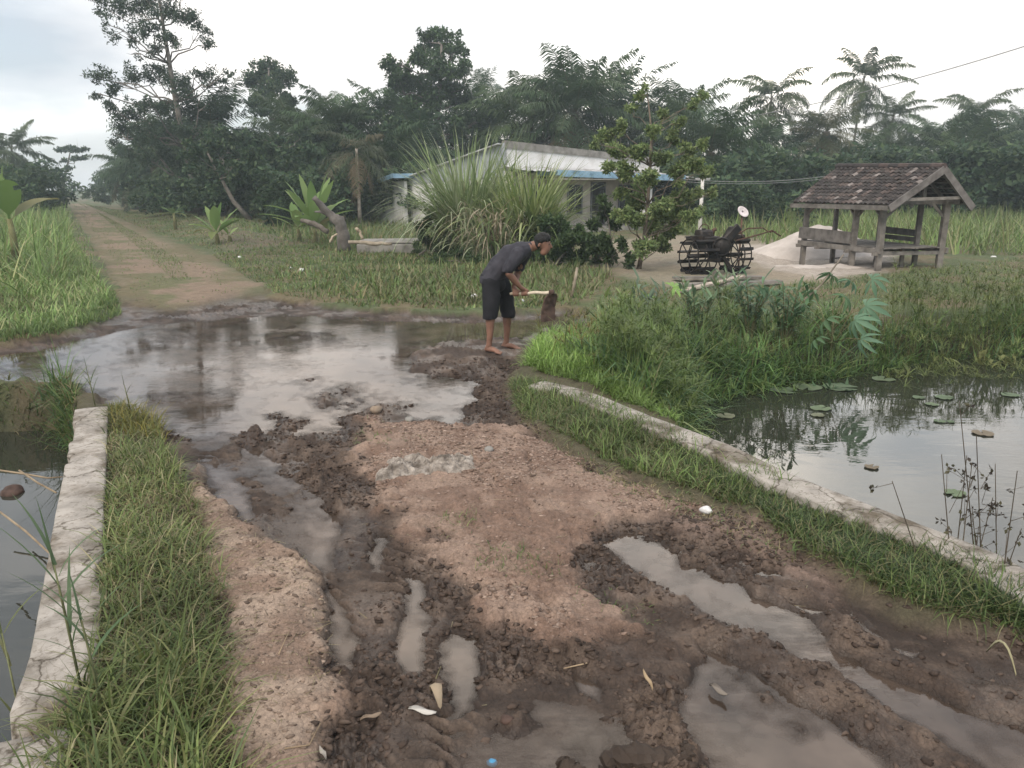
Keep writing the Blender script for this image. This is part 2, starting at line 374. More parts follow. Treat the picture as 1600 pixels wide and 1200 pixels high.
    zp = -.105+(mid-.5)*.04+(fine-.5)*.03+(clod2-.5)*.03
    zp0 = -.075+(mid-.5)*.06+(clod-.5)*.05+(fine-.5)*.03
    z = z*(1-pud)+zp*pud
    z = z*(1-sh*.8)+zp0*sh*.8
    lum = np.zeros(n)
    for cx, cy, ex, ey, h in LUMPW:
        k = (np.abs(P[:, 0]-cx) < ex*2.2) & (np.abs(P[:, 1]-cy) < ey*2.2)
        if k.any():
            q = ((Q[k, 0]-cx)/ex)**2+((Q[k, 1]-cy)/ey)**2
            lum[k] = np.maximum(lum[k], h*.45*np.exp(-q*.9)*(.35+.5*clod[k]+.9*clod2[k])*(.3+.5*fine[k]+.5*clod3[k]))
    lum = .075*np.tanh(lum/.075); z = z+lum
    for l, w, h in RIDGES:
        b = sdl(Q, l) if n < 3e6 else 0
        z = z+h*.5*np.exp(-(b/w)**2)*(.1+.5*clod+.5*clod2+.4*clod3)*(.4+1.1*fine)
    for l in RUTS:                                    # bars pressed by tractor tyres
        dl = sdl(P, l); ph_ = (P[:, 0]*.45+P[:, 1])*2*np.pi/.085+np.abs(dl)*40
        z = z+.013*np.sin(ph_)*(1-sst(.06, .12, dl))*rm*(1-pud)*(1-sh)*sst(.4, .55, fbm(x*2.1, y*2.1, 461, 2))
    # pond and ditch
    pd = S_(POND, P); dd = S_(DITCH, P)
    pm = 1-sst(-.22, .06, pd)*(1-.35*sst(.4,.06,pd)*(x>RPAR[0][0])*(sdl(P,RPAR_X)>.4)); dm = 1-sst(-.2, .05, dd)
    z = z*(1-pm)+(-1.1)*pm; z = z*(1-dm)+(-1.1)*dm
    # bank of the pond falls gently
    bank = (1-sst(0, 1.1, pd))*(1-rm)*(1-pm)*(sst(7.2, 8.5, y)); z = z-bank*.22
    # raised left verge and slight fall near the pavilion
    lv = sst(-3.5, -7, x+.22*(y-9))*sst(7.5, 11, y)*(1-sst(40, 70, y)); z = z+lv*.35*sst(.4, 3.5, road)*sst(9.5, 14, y)
    pv = np.exp(-(((x-7.9)/1.2)**2+((y-21.2)/1.3)**2)); z = z-pv*.30
    return dict(z=z, road=road, rm=rm, red=red, tan=tan, marg=marg, track=track, dry=dry, mud=mudm, pud=pud, sh=sh, lum=lum, pm=pm, dm=dm, bank=bank,
                mid=mid, fine=fine, clod=clod, r=r, P=P, Q=Q)
def height(x, y): return fields(np.atleast_1d(x), np.atleast_1d(y))['z']
def zat(x, y): return float(height([x], [y])[0])
# fan shaped sheet: dense where it is near
th = np.concatenate([np.arange(-180, -46, 4.), np.arange(-46, 46.01, .1), np.arange(50, 180, 4.)])
de = np.concatenate([np.arange(80, 50, -1.5), np.arange(50, 8, -.085), np.arange(8, 2, -.05), np.arange(2, .5, -.05), [.4, .3, .22, .15, .1]])
rr = HC/np.tan(np.radians(de)); T, RR = np.meshgrid(np.radians(th), rr)
gx = (np.sin(T)*RR).ravel(); gy = (np.cos(T)*RR).ravel()
f = fields(gx, gy)
nc = len(th); nr = len(rr)
i, j = np.meshgrid(np.arange(nr-1), np.arange(nc), indexing='ij')
j2 = (j+1) % nc
Q4 = np.stack([i*nc+j, (i+1)*nc+j, (i+1)*nc+j2, i*nc+j2], -1).reshape(-1, 4)[:, ::-1]
V = np.stack([gx, gy, f['z']], 1)
# soil colours (dry red laterite, tan silt, wet grey brown mud, turf soil, sand)
def mixc(a, b, t): return a*(1-t[:, None])+np.asarray(b)*t[:, None]
n1 = fbm(gx*1.1, gy*1.1, 51, 3); n2 = fbm(gx*5, gy*5, 61, 3)
turf = mixc(np.tile(np.array([.085,.105,.045]), (len(gx), 1)), (.14,.115,.065), sst(.42, .66, n1))
turf = mixc(turf, (.088,.074,.046), (1-sst(7.5, 10.5, f['r']))*.85)
turf = mixc(turf, (.30,.25,.19), (1-sst(-.5, .5, sdf(f['Q'], YARD)))*.75)
turf = mixc(turf, (.38,.33,.28), (1-sst(-.3, .4, sdf(f['Q'], SANDY))))
turf = mixc(turf, (.12,.095,.08), (1-sst(-.5, .8, sdf(f['Q'], BARE)))*.4)
mud = mixc(np.tile(np.array([.058,.040,.030]), (len(gx), 1)), (.118,.085,.064), sst(.40, .72, n2))
redc = mixc(np.tile(np.array([.182,.120,.089]), (len(gx), 1)), (.262,.186,.142), sst(.35, .65, n2))
tanc = mixc(np.tile(np.array([.215,.150,.112]), (len(gx), 1)), (.31,.235,.18), sst(.35, .65, n2))
trc = mixc(np.tile(np.array([.215,.158,.112]), (len(gx), 1)), (.125,.125,.062), sst(.47, .66, n1+.25*(n2-.5)))
tm = 1-sst(-.4, .4, sdf(f['Q'], TRACKMID)); trc = mixc(trc, (.12,.12,.065), tm*.4)
cr = mud; cr = mixc(cr, redc, f['red']); cr = mixc(cr, (.2,.14,.11), f['marg']*.8); cr = mixc(cr, tanc, f['tan']); tk = (1-sst(-.5, .7, sdf(f['Q'], TRACK)+(n1-.5)*1.6)); trc = trc*tk[:, None]+turf*(1-tk)[:, None]; cr = mixc(cr, trc, f['track']*(f['red'] < .01))
cr = cr*(1-.55*f['dry']*sst(.015, -.045, f['z'])*(f['track'] < .5))[:, None]; cr = cr*(1-.35*sst(WZ+.035, WZ+.004, f['z']))[:, None]
C = mixc(turf, cr, f['rm']) if False else turf*(1-f['rm'])[:, None]+cr*f['rm'][:, None]
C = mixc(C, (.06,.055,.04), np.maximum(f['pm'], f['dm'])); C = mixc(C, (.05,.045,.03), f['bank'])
wet = np.clip(f['mud']*sst(.06, -.04, f['z']-.3*f['lum'])*(.25+.9*sst(.42, .6, fbm(gx*3.1, gy*3.1, 471, 3)))+f['pud']*.7, 0, 1)
m_, nt, p_, out_ = newmat('soil')
a_ = nt.nodes.new('ShaderNodeAttribute'); a_.attribute_name = 'Col'
w_ = nt.nodes.new('ShaderNodeAttribute'); w_.attribute_name = 'wet'
na = noise(nt, 48, 8, rough=.8); ra = ramp(nt, na.outputs['Fac'], [(.30, .58), (.5, .98), (.70, 1.36)])
c_ = mul(nt, a_.outputs['Color'], ra.outputs[0])
nb_ = noise(nt, 7, 4); rb_ = ramp(nt, nb_.outputs['Fac'], [(.3, .82), (.7, 1.15)]); c_ = mul(nt, c_, rb_.outputs[0])
vo = nt.nodes.new('ShaderNodeTexVoronoi'); vo.feature = 'DISTANCE_TO_EDGE'; vo.inputs['Scale'].default_value = 40
_tc = nt.nodes.new('ShaderNodeTexCoord'); _nz = noise(nt, 20, 3); _ad = nt.nodes.new('ShaderNodeVectorMath'); _ad.operation = 'MULTIPLY_ADD'; _ad.inputs[1].default_value = (.06,.06,.06)
nt.links.new(_nz.outputs['Color'], _ad.inputs[0]); nt.links.new(_tc.outputs['Object'], _ad.inputs[2]); nt.links.new(_ad.outputs[0], vo.inputs['Vector'])
vr = ramp(nt, vo.outputs['Distance'], [(.0, .62), (.10, 1.)]); c_ = mul(nt, c_, vr.outputs[0], .6)
nt.links.new(c_, p_.inputs['Base Color'])
rr_ = nt.nodes.new('ShaderNodeMapRange'); rr_.inputs[3].default_value = .95; rr_.inputs[4].default_value = .30
nt.links.new(w_.outputs['Fac'], rr_.inputs[0]); nt.links.new(rr_.outputs[0], p_.inputs['Roughness'])
p_.inputs['Specular IOR Level'].default_value = .3
b0 = nt.nodes.new('ShaderNodeBump'); b0.inputs['Strength'].default_value = .5; b0.inputs['Distance'].default_value = .008; nt.links.new(vr.outputs[0], b0.inputs['Height'])
nb = noise(nt, 70, 6, rough=.7); bp = nt.nodes.new('ShaderNodeBump'); bp.inputs['Strength'].default_value = .5; bp.inputs['Distance'].default_value = .010
nt.links.new(b0.outputs[0], bp.inputs['Normal']); nt.links.new(nb.outputs['Fac'], bp.inputs['Height']); nt.links.new(bp.outputs[0], p_.inputs['Normal'])
M['soil'] = m_
isr = (f['rm'][Q4] > .5).sum(1) >= 2
for nm, sel in (('ground', ~isr), ('dirt_road', isr)):
    q = Q4[sel]; u, inv = np.unique(q, return_inverse=True); q = inv.reshape(-1, 4)
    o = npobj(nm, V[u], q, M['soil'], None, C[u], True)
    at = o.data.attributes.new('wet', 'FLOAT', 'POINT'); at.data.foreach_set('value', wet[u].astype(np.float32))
    tag(o, kind='structure')
# water sheets
def water_mat(name, col, rough, scale, strength, dist=.01, aniso=(1, 2.2, 1), spec=.5, patch=None):
    m, nt, p, out = newmat(name); p.inputs['Base Color'].default_value = (*col, 1)
    p.inputs['Roughness'].default_value = rough; p.inputs['IOR'].default_value = 1.65; p.inputs['Specular IOR Level'].default_value = spec
    tc = nt.nodes.new('ShaderNodeTexCoord'); mp = nt.nodes.new('ShaderNodeMapping'); mp.inputs['Scale'].default_value = aniso
    nt.links.new(tc.outputs['Object'], mp.inputs[0])
    n = nt.nodes.new('ShaderNodeTexNoise'); n.inputs['Scale'].default_value = scale; n.inputs['Detail'].default_value = 3
    nt.links.new(mp.outputs[0], n.inputs['Vector'])
    b = nt.nodes.new('ShaderNodeBump'); b.inputs['Strength'].default_value = strength; b.inputs['Distance'].default_value = dist
    n3 = nt.nodes.new('ShaderNodeTexNoise'); n3.inputs['Scale'].default_value = .8; nt.links.new(tc.outputs['Object'], n3.inputs['Vector'])
    r3 = ramp(nt, n3.outputs['Fac'], [(.42, .08), (.66, 1.)])
    mm = nt.nodes.new('ShaderNodeMath'); mm.operation = 'MULTIPLY'; nt.links.new(n.outputs['Fac'], mm.inputs[0]); nt.links.new(r3.outputs[0], mm.inputs[1])
    nt.links.new(mm.outputs[0], b.inputs['Height']); nt.links.new(b.outputs[0], p.inputs['Normal'])
    if patch:
        n4 = nt.nodes.new('ShaderNodeTexNoise'); n4.inputs['Scale'].default_value = 3.2; n4.inputs['Detail'].default_value = 4; nt.links.new(tc.outputs['Object'], n4.inputs['Vector'])
        r4 = ramp(nt, n4.outputs['Fac'], [(.35, col), (.65, patch)]); nt.links.new(r4.outputs[0], p.inputs['Base Color'])
    return m
M['puddle'] = water_mat('muddy water', (.050,.037,.028), .03, 11, .10, .02, patch=(.100,.073,.056))
_nt = M['puddle'].node_tree; _p = _nt.nodes['Principled BSDF']; _p.inputs['IOR'].default_value = 1.46; _a = _nt.nodes.new('ShaderNodeAttribute'); _a.attribute_name = 'depth'
_mr = _nt.nodes.new('ShaderNodeMapRange'); _mr.inputs[1].default_value = .0; _mr.inputs[2].default_value = .05; _mr.inputs[3].default_value = .30; _mr.inputs[4].default_value = 1.0
_nt.links.new(_a.outputs['Fac'], _mr.inputs[0]); _nt.links.new(_mr.outputs[0], _p.inputs['Alpha'])
M['pond'] = water_mat('pond water', (.030,.032,.024), .02, 3.2, .22, .02)
def sheet(name, poly, z, m):
    v = [(p[0], p[1], z) for p in poly]; me = bpy.data.meshes.new(name); me.from_pydata(v, [], [tuple(range(len(v)))]); me.update()
    me.materials.append(m); return tag(link(bpy.data.objects.new(name, me)), kind='structure')
dep = WZ-f['z']; bx_ = (f['rm'] > .02) & (np.hypot(gx, gy) < 16) & (gy > -.5)
selw = ((dep > -.004) & bx_)[Q4].any(1); q = Q4[selw]; u, inv = np.unique(q, return_inverse=True); q = inv.reshape(-1, 4)
Vw = np.column_stack([gx[u], gy[u], np.full(len(u), WZ)]); o = npobj('puddle_water', Vw, q, M['puddle'], None, None, True); tag(o, kind='structure')
at = o.data.attributes.new('depth', 'FLOAT', 'POINT'); at.data.foreach_set('value', dep[u].astype(np.float32))
sheet('pond_water', [(-.3,5.9),(1.2,4.6),(3.2,1.6),(4.5,-3),(18,-3),(24,12),(4,12.5),(2.2,9.4),(1.4,7.6)], PZ, M['pond'])
sheet('ditch_water', [(-3.95,7.4),(-2.85,4.9),(-1.85,2.4),(.5,-4),(-12,-4),(-12,7.6)], PZ, M['pond'])
# ---------------------------------------------------------------- parapets
def parapet(name, line, w, top, bot, label, seed, ends=.0, broken=None):
    seg = [0]; 
    for a, b in zip(line[:-1], line[1:]): seg.append(seg[-1]+np.linalg.norm(b-a))
    s = np.arange(0, seg[-1], .035); cx = np.interp(s, seg, line[:, 0]); cy = np.interp(s, seg, line[:, 1])
    tx = np.gradient(cx); ty = np.gradient(cy); l = np.hypot(tx, ty); nx = -ty/l; ny = tx/l
    prof = [(-.5, bot), (-.5, top-.22), (-.5, top-.10), (-.5, top-.008), (-.475, top), (-.3, top+.002), (-.1, top+.003), (.1, top+.003), (.3, top+.002), (.475, top), (.5, top-.008), (.5, top-.10), (.5, top-.22), (.5, bot)]
    k = len(prof); V = np.zeros((len(s), k, 3))
    for q, (a, z) in enumerate(prof):
        e = (fbm(s*5+q*.7, s*0+q*1.3, seed, 4)-.5)*.012*(1 if abs(a) > .4 else .3); zz = (fbm(s*4+q*.5, s*0+q*.9, seed+5, 4)-.5)*.008
        if abs(a) > .4: e = e-np.sign(a)*np.where(fbm(s*1.6, s*0+np.sign(a), seed+9, 3) > .62, .025, 0)*(z > top-.05)
        V[:, q, 0] = cx+nx*(a*w+e); V[:, q, 1] = cy+ny*(a*w+e); V[:, q, 2] = z+zz*(z > bot+.1)
    if broken is not None:
        b0, b1, dz = broken; u = sst(b0-.03, b0, s)*(1-sst(b1, b1+.03, s)); V[:, 3:11, 2] -= (u*dz)[:, None]
    V = V.reshape(-1, 3); a, b = np.meshgrid(np.arange(len(s)-1), np.arange(k-1), indexing='ij')
    Q = np.stack([a*k+b, (a+1)*k+b, (a+1)*k+b+1, a*k+b+1], -1).reshape(-1, 4)
    n0 = (len(s)-1)*k
    caps = [[b, b+1, k-2-b, k-1-b] for b in range(k//2-1)]; caps += [[n0+k-1-b, n0+k-2-b, n0+b+1, n0+b] for b in range(k//2-1)]
    Q = np.vstack([Q, np.array(caps)])
    o = npobj(name, V, Q, M['concrete'], None, None, False); return tag(o, label, 'bridge parapet')
parapet('bridge_parapet', RPAR_X, .25, .09, -1.0, 'low pale concrete bridge parapet running beside the lily pond', 71)
parapet('bridge_parapet', LPAR_X, .25, .07, -1.0, 'low pale concrete bridge parapet with a broken gap, beside the narrow ditch', 91, broken=(4.42, 4.52, .12))
# ---------------------------------------------------------------- vegetation
def ribbons(B, az, L, W, ph0, bend, nseg=3, twist=None, tip=.08, prof=None):
    """curved blades: base (N,3), azimuth, length, width, initial lean from vertical, total bend"""
    n = len(B); k = nseg+1; ts = np.linspace(0, 1, k); P = np.zeros((n, k, 3)); P[:, 0] = B
    for i in range(1, k):
        ph = ph0+bend*(ts[i]+ts[i-1])/2; d = L/nseg
        P[:, i, 0] = P[:, i-1, 0]+np.sin(ph)*np.sin(az)*d; P[:, i, 1] = P[:, i-1, 1]+np.sin(ph)*np.cos(az)*d; P[:, i, 2] = P[:, i-1, 2]+np.cos(ph)*d
    tw = az+np.pi/2 if twist is None else az+twist
    s = np.stack([np.sin(tw), np.cos(tw), np.zeros(n)], 1)
    wp = prof if prof is not None else np.maximum(1-ts**1.6, tip)
    V = np.zeros((n, k, 2, 3)); 
    for i in range(k):
        V[:, i, 0] = P[:, i]-s*(W*wp[i]/2)[:, None]; V[:, i, 1] = P[:, i]+s*(W*wp[i]/2)[:, None]
    b = (np.arange(n)*k*2)[:, None]; q = []
    for i in range(nseg): q.append(np.stack([b[:, 0]+2*i, b[:, 0]+2*i+1, b[:, 0]+2*i+3, b[:, 0]+2*i+2], 1))
    return V.reshape(-1, 3), np.stack(q, 1).reshape(-1, 4), k*2
def pick(n, cols, jit=.25, rng=RNG, w=None):
    cols = np.array(cols); c = cols[rng.choice(len(cols), n, p=w)]; return c*(1+(rng.random((n, 1))-.5)*2*jit)
def inpoly(poly, n, rng=RNG):
    lo = poly.min(0); hi = poly.max(0); out = []
    m = 0
    while m < n:
        p = lo+rng.random((n*2, 2))*(hi-lo); p = p[sdf(p, poly) < 0]; out.append(p); m += len(p)
    return np.vstack(out)[:n]
def merge(parts):
    V = []; Q = []; C = []; o = 0
    for v, q, c in parts: V.append(v); Q.append(q+o); C.append(c); o += len(v)
    return np.vstack(V), np.vstack(Q), np.vstack(C)
GREENS = [(.125,.185,.058), (.10,.155,.05), (.17,.21,.075), (.08,.13,.045)]
def turf(poly, n, h, w, cols=GREENS, bend=(.3, 1.5), clump=0, keep=None, wts=None, nseg=3, lean=.8, sq=1.0, jit=.28, cluster=None):
    """blades over a polygon (world points); density by noise"""
    p = inpoly(poly, n)
    if cluster:
        c = inpoly(poly, cluster); p = c[RNG.integers(0, cluster, n)]+RNG.normal(0, .05, (n, 2))*clump
    fl = fields(p[:, 0], p[:, 1]); z = fl['z']
    kx = np.ones(n, bool)
    if keep is not None: kx = keep(p, fl)
    p = p[kx]; z = z[kx]; n = len(p); r = np.hypot(p[:, 0], p[:, 1])
    L = h*(.45+.9*RNG.random(n))*(.65+.7*fbm(p[:, 0]*2.3, p[:, 1]*2.3, 77, 2)); W = w*(.6+.8*RNG.random(n))
    az = RNG.random(n)*2*np.pi; ph = RNG.random(n)*lean; bd = bend[0]+(bend[1]-bend[0])*RNG.random(n)
    V, Q, k = ribbons(np.column_stack([p, z-.01]), az, L, W, ph, bd, nseg, RNG.random(n)*1.2+.9)
    c = pick(n, cols, jit, w=wts); pn = fbm(p[:, 0]*1.3, p[:, 1]*1.3, 88, 3); c = c*(.6+.85*pn)[:, None]
    return V, Q, np.repeat(c, k, 0)
def stuffgrass(name, parts): 
    V, Q, C = merge(parts); return tag(npobj(name, V, Q, M['grass'], None, C), kind='stuff')
DRYC = [(.23,.19,.10), (.17,.15,.07), (.28,.24,.14)]
# grass beside the parapets
LSTRIP = GP([(172,636),(205,650),(262,700),(303,790),(332,935),(345,1050),(352,1330),(20,1330),(95,1110),(140,1090),(162,900),(168,700)])
RSTRIP = GP([(795,600),(850,606),(1000,668),(1200,757),(1400,848),(1560,905),(1605,950),(1640,1010),(1600,990),(1430,950),(1330,905),(1240,852),(1180,802),(1080,766),(980,738),(905,694),(815,650)])
RSTRIP2 = GP([(1040,690),(1200,757),(1400,848),(1560,905),(1605,950),(1640,1010),(1600,985),(1430,940),(1330,895),(1240,842),(1180,796),(1090,755)])
VERGE_L = [(.145,.185,.06), (.115,.155,.05), (.20,.21,.085), (.085,.12,.042), (.29,.26,.15)]
LS = [turf(LSTRIP, 5000, .15, .009, VERGE_L, (.6, 2.6), wts=[.25,.25,.18,.17,.15], lean=1.2), turf(LSTRIP, 2800, .22, .0085, VERGE_L, (.5, 2.2), wts=[.3,.25,.2,.15,.1], lean=.8, keep=lambda p, f: fbm(p[:,0]*2.6,p[:,1]*2.6,111,2) > .48),
    turf(LSTRIP, 5600, .13, .0055, DRYC+[(.12,.09,.06)], (.6, 2.4), lean=1.4), turf(LSTRIP, 2600, .07, .014, [(.11,.17,.055),(.15,.20,.07)], (1.2, 2.8), lean=1.2),
    turf(GP([(300,760),(345,900),(372,1050),(385,1300),(320,1300),(320,950),(285,780)]), 1300, .12, .006, DRYC+VERGE_L[:2], (.8, 2.4), lean=1.3),
    turf(GP([(140,1080),(300,1020),(352,1330),(60,1330)]), 380, .30, .011, VERGE_L[:4], (.4, 1.6)),
    turf(GP([(172,636),(245,650),(262,690),(180,690)]), 700, .2, .009, [(.24,.21,.05),(.16,.17,.05)], (.6,1.8))]
stuffgrass('verge_grass', LS)
stuffgrass('short_grass', [turf(RSTRIP, 15000, .13, .0075, [(.10,.15,.045),(.075,.12,.036),(.14,.18,.06),(.19,.18,.09)], (.5, 2.2), lean=.9),
    turf(RSTRIP2, 14000, .085, .006, [(.045,.08,.030),(.06,.095,.036),(.035,.062,.025)], (.4, 2.0), lean=.9),
    turf(RSTRIP, 2600, .10, .006, DRYC, (.6, 2.2), lean=1.2), turf(RSTRIP, 2200, .22, .009, [(.14,.21,.06),(.19,.25,.08)], (.6, 2.0), keep=lambda p, f: (fbm(p[:,0]*2.6,p[:,1]*2.6,113,2) > .53) & (p[:,1] > 4.6)), turf(GP([(800,640),(900,700),(985,745),(1080,775),(1190,815),(1260,875),(1210,870),(1060,800),(960,765),(860,700)]), 1500, .07, .006, DRYC+[(.12,.18,.06)], (.8,2.4), lean=1.3)])
# sparse tufts on the dry dirt
def tuft(px, py, n, s, h): 
    c = G(px, py); a = np.array([[c[0]-s, c[1]-s], [c[0]+s, c[1]-s], [c[0]+s, c[1]+s], [c[0]-s, c[1]+s]]); return turf(a, n, h, .005, GREENS+DRYC[:1], (.5, 2.), lean=1.2)
stuffgrass('grass_tufts', [tuft(790,878,240,.16,.055), tuft(715,818,120,.13,.05), tuft(840,890,120,.12,.05), tuft(580,690,150,.15,.05), tuft(650,690,60,.12,.04), tuft(990,945,80,.1,.04), tuft(930,930,60,.12,.04), tuft(1000,770,60,.2,.05),
    tuft(1120,790,120,.2,.06), tuft(1230,840,120,.15,.06), tuft(600,670,60,.2,.05)])
# left verge, middle and far grass
LV = GP([(-420,318),(60,310),(108,322),(128,360),(168,430),(178,474),(118,515),(0,536),(-220,545)])
LVT = GP([(-420,318),(40,310),(92,322),(110,380),(105,440),(40,480),(-220,500)])
MID = GP([(128,318),(190,330),(400,345),(560,368),(640,400),(760,405),(900,430),(960,440),(912,480),(760,488),(560,482),(430,463),(400,435),(330,392),(250,368)])
offroad = lambda p, f: ((f['road'] > .05) | ((f['r'] > 12.5) & (sdf(f['Q'], TRACK)+(fbm(p[:,0]*1.1,p[:,1]*1.1,51,3)-.5)*1.6 > .3))) & (f['pm'] < .3)
LG = [(.17,.26,.08),(.21,.29,.10),(.13,.20,.065),(.28,.29,.14)]
stuffgrass('tall_grass', [turf(GP([(-160,400),(60,380),(112,372),(150,430),(176,472),(118,513),(0,534),(-160,542)]), 24000, .24, .020, LG, (.3, 1.7), keep=offroad), turf(GP([(-160,330),(60,322),(105,335),(118,400),(100,470),(-160,500)]), 16000, .55, .030, LG, (.3, 1.5), keep=offroad), turf(LV, 40000, .22, .030, LG, (.2, 1.3), keep=offroad), turf(LVT, 60000, .95, .036, LG, (.1, 1.1), keep=offroad),
    turf(GP([(-60,540),(60,534),(190,488),(178,455),(90,500),(-60,520)]), 6000, .13, .010, GREENS, (.3, 1.3), keep=offroad)])
stuffgrass('meadow_grass', [turf(GP([(330,400),(560,375),(760,410),(905,430),(905,480),(760,486),(560,480),(430,462)]), 26000, .11, .016, GREENS+[(.20,.18,.09)], (.3, 1.8), keep=offroad), turf(MID, 22000, .10, .026, GREENS+DRYC[:2], (.3, 1.5), keep=offroad), 
    turf(GP([(330,350),(560,385),(640,405),(740,415),(760,470),(560,470),(430,440),(420,380)]), 4500, .22, .034, GREENS+GREENS+DRYC, (.2, 1.4), keep=lambda p, f: offroad(p, f) & (sdf(f['Q'], BARE) > .2) & (fbm(p[:,0]*.7,p[:,1]*.7,99,2) > .42)),
    turf(GP([(560,425),(760,415),(900,420),(960,430),(905,478),(760,482),(600,478)]), 4000, .24, .032, [(.13,.18,.06),(.18,.19,.085),(.11,.165,.055),(.20,.18,.10)], (.2, 1.4), keep=offroad),
    turf(TRACK, 9000, .05, .018, GREENS+DRYC[:1], (.3,1.5), keep=lambda p,f: (fbm(p[:,0]*.8,p[:,1]*.5,97,2)>.52)|(sdf(f['Q'],TRACK)>-.3)), turf(TRACKMID, 5000, .07, .012, GREENS+DRYC[:1], (.3,1.5)),
    turf(GP([(960,440),(1060,455),(1200,455),(1290,440),(1420,425),(1600,405),(1700,420),(1700,480),(1400,478),(1200,470),(950,480)]), 7500, .09, .018, [(.13,.17,.065),(.18,.17,.085),(.10,.15,.05),(.22,.19,.11)], (.3, 1.5))])
FLD = np.array([[9,25],[13,22.5],[24,21.5],[40,24],[60,60],[10,60],[7,34]])
stuffgrass('field_grass', [turf(FLD, 30000, .95, .045, [(.15,.22,.07),(.125,.19,.06),(.19,.24,.085),(.22,.22,.11)], (.1, 1.0), nseg=2),
    turf(np.array([[-1.,30],[-3,24],[-6,26],[-11,36],[-18,60],[-8,60],[-5,40]]), 9000, .45, .03, GREENS+DRYC[:1], (.2, 1.2), nseg=2)])
# grass and sedge on the pond bank
BANK = GP([(825,566),(850,545),(905,530),(960,520),(1060,520),(1180,516),(1300,514),(1420,520),(1600,500),(1760,498),(1760,545),(1600,553),(1500,558),(1420,566),(1330,578),(1240,590),(1140,605),(1085,655),(1060,668),(1000,642),(900,600),(850,588)], -.1)
BRT = GP([(822,572),(848,546),(905,530),(975,535),(985,580),(930,602),(850,590)], -.05)
EDGE = GP([(880,592),(960,622),(1060,668),(1100,645),(1150,605),(1240,585),(1330,574),(1420,562),(1500,556),(1600,552),(1760,545),(1760,520),(1600,535),(1420,545),(1300,555),(1150,570),(1000,575)], -.2)
BG = [(.115,.205,.065),(.145,.235,.07),(.085,.15,.05),(.18,.235,.08),(.11,.195,.095)]
def umbels(poly, n, h, cols, x0=-99):
    """sedge: thin stem with a spray of fine rays on top"""
    p = inpoly(poly, n); p = p[p[:, 0] > x0]; n = len(p); z = height(p[:, 0], p[:, 1]); L = h*(.6+.7*RNG.random(n)); az = RNG.random(n)*6.28; ph = RNG.random(n)*.25; bd = RNG.random(n)*.4
    V, Q, k = ribbons(np.column_stack([p, z]), az, L, np.full(n, .008), ph, bd, 3, tip=.6)
    c = np.repeat(pick(n, cols), k, 0); tips = V.reshape(n, k, 3)[:, -1]
    m = 16; B = np.repeat(tips, m, 0); N = n*m; az2 = RNG.random(N)*6.28
    V2, Q2, k2 = ribbons(B, az2, .07+.12*RNG.random(N), np.full(N, .009), .2+RNG.random(N)*1.0, .5+.9*RNG.random(N), 2, tip=.5)
    return merge([(V, Q, c), (V2, Q2, np.repeat(np.repeat(pick(n, cols), m, 0), k2, 0))])
stuffgrass('bank_sedge', [turf(BANK, 1500, .50, .042, [(.13,.21,.08),(.17,.25,.09),(.10,.17,.08),(.22,.26,.12)], (.8, 2.4), keep=lambda p, f: (f['pm'] < .75) & (p[:,0] > 1.1) & (fbm(p[:,0]*1.9,p[:,1]*1.9,121,2) > .5), nseg=4, lean=.9), turf(EDGE, 900, .55, .036, BG, (.9, 2.5), keep=lambda p, f: f['pm'] < .9, nseg=4, lean=.9), turf(BANK, 8500, .30, .018, BG, (.3, 1.9), keep=lambda p, f: (f['pm'] < .75) & (p[:,0] > .75), jit=.35), turf(BANK, 6000, .5, .024, BG, (.5, 2.1), keep=lambda p, f: (p[:,0] > 1.1) & (f['pm'] < .75) & (fbm(p[:,0]*1.6,p[:,1]*1.6,101,2) > .52), jit=.45, nseg=4),
    turf(EDGE, 6500, .5, .019, BG, (.5, 2.1), keep=lambda p, f: f['pm'] < .9, jit=.35),
    turf(GP([(815,575),(850,590),(900,603),(1000,645),(1060,672),(1060,655),(985,610),(900,583),(850,563)], -.02), 3500, .17, .011, [(.19,.29,.075),(.15,.22,.06)], (.5, 2.)), turf(BRT, 7000, .21, .016, [(.24,.37,.09),(.19,.31,.075),(.29,.40,.13)], (.4, 1.6)),
    turf(BANK, 1500, .42, .011, DRYC, (.2, 1.8), lean=1.0, keep=lambda p, f: (f['pm'] < .6) & (p[:,0] > 1.1)),
    umbels(BANK, 900, .45, [(.12,.18,.055),(.15,.20,.065),(.10,.16,.055)], 1.2), umbels(BRT, 40, .3, [(.22,.17,.06),(.14,.15,.05)]),
    umbels(GP([(960,560),(1060,560),(1090,640),(1000,630),(930,600)], -.1), 330, .5, [(.15,.20,.06),(.12,.18,.055)]),
    umbels(GP([(1380,510),(1600,500),(1600,545),(1400,560)], -.1), 500, .6, [(.16,.19,.065),(.13,.17,.06)])])
